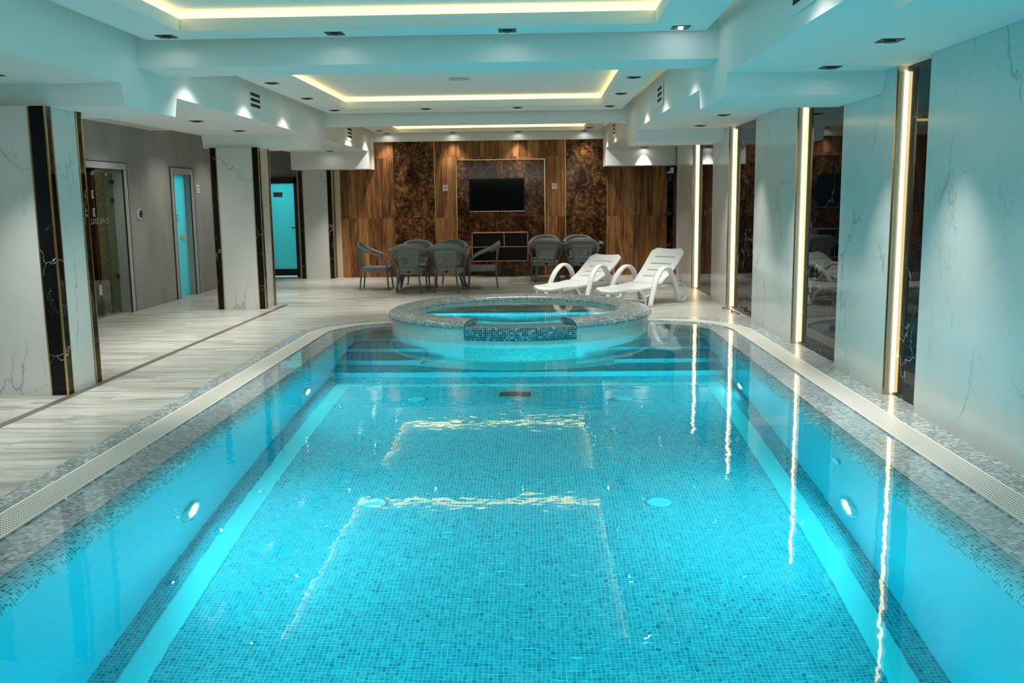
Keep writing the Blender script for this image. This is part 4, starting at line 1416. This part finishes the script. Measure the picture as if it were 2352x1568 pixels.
def no_smoking(x, z, ink, label):
    t = thing('no_smoking_sign', label, 'sign', (x, 19.968, z), 0, 'no smoking signs on the wood wall')
    MB().box(-.05, .05, -.002, .0115, -.06, .06).build('plate', M['sign_white'], t)
    r = MB(); r.lathe([(.040, 0), (.031, 0)], 0, 0, n=28); r.v = [(x_, -.0032, y_ + .01) for x_, y_, z_ in r.v]; r.build('ring', ink, t)
    b_ = MB(); b_.quad((-.028, -.0034, .034), (-.023, -.0034, .038), (.028, -.0034, -.014), (.023, -.0034, -.018)); b_.build('slash', ink, t)
    b_ = MB(); b_.box(-.024, .020, -.0033, -.0031, .005, .013); b_.box(.016, .022, -.0033, -.0031, .016, .026); b_.build('cigarette', M['ink'], t)
    b_ = MB(); b_.box(-.03, .03, -.0033, -.0031, -.046, -.042); b_.build('small_print', M['ink'], t)


no_smoking(-1.945, 1.855, M['ink'], 'small white no smoking sign with dark ring, left of the television')
no_smoking(0.338, 1.865, M['ink_red'], 'small white no smoking sign with red ring, right of the television')

# round chrome control and small notice on the left wall
t = thing('shower_control', 'round chrome control dial on the grey wall beside the glass front', 'control', (WL, 14.40, 1.455), 0)
r = MB(); r.lathe([(.0, .028), (.06, .028), (.078, .022), (.088, .012), (.09, 0)], 0, 0, n=32); r.v = [(z_, x_, y_) for x_, y_, z_ in r.v]; r.build('dial', M['chrome'], t)
r = MB()
for k in range(5):
    a = 2 * PI * k / 5
    r.sweep([(.028, .035 * math.cos(a), .035 * math.sin(a)), (.031, .035 * math.cos(a), .035 * math.sin(a))], (.013, .013), ref=(0, 1, 0), n=12, sub=1)
r.sweep([(.028, 0, 0), (.036, 0, 0)], (.012, .012), ref=(0, 1, 0), n=12, sub=1)
r.build('openings', M['dark_hole'], t)
MB().sweep([(.02, -.085, .0), (.05, -.115, .0)], (.008, .008), n=10, sub=1).build('stub', M['chrome'], t)
t = thing('wall_notice', 'small white notice with green and orange lines beside the narrow door', 'sign', (WL, 16.95, 1.86), 0)
MB().box(0, .012, -.065, .065, -.075, .075).build('plate', M['sign_white'], t)
MB().box(.0122, .0132, -.045, .045, .01, .035).build('green_line', M['ink_green'], t)
MB().box(.0122, .0132, -.045, .045, -.045, -.025).build('orange_line', M['ink_orange'], t)

# linear drain in the floor beside the columns
d = MB(); d.box(-.034, .034, -8.8, 8.8, .0005, .003)
o = d.build('floor_drain', M['drain'], None, (-4.0, 5.95, 0)); tag(o, 'narrow slotted steel drain along the floor past the columns', 'drain')
# cable at the foot of the LED strip
c = MB(); c.sweep([(2.70, 13.78, .012), (2.66, 13.66, .008), (2.68, 13.5, .03), (2.74, 13.38, .01), (2.70, 13.25, .008), (2.735, 13.1, .02), (2.75, 12.95, .01)], (.006, .006), n=8)
o = c.build('cable', M['cable']); tag(o, 'thin dark cable lying on floor below the third LED strip', 'cable')
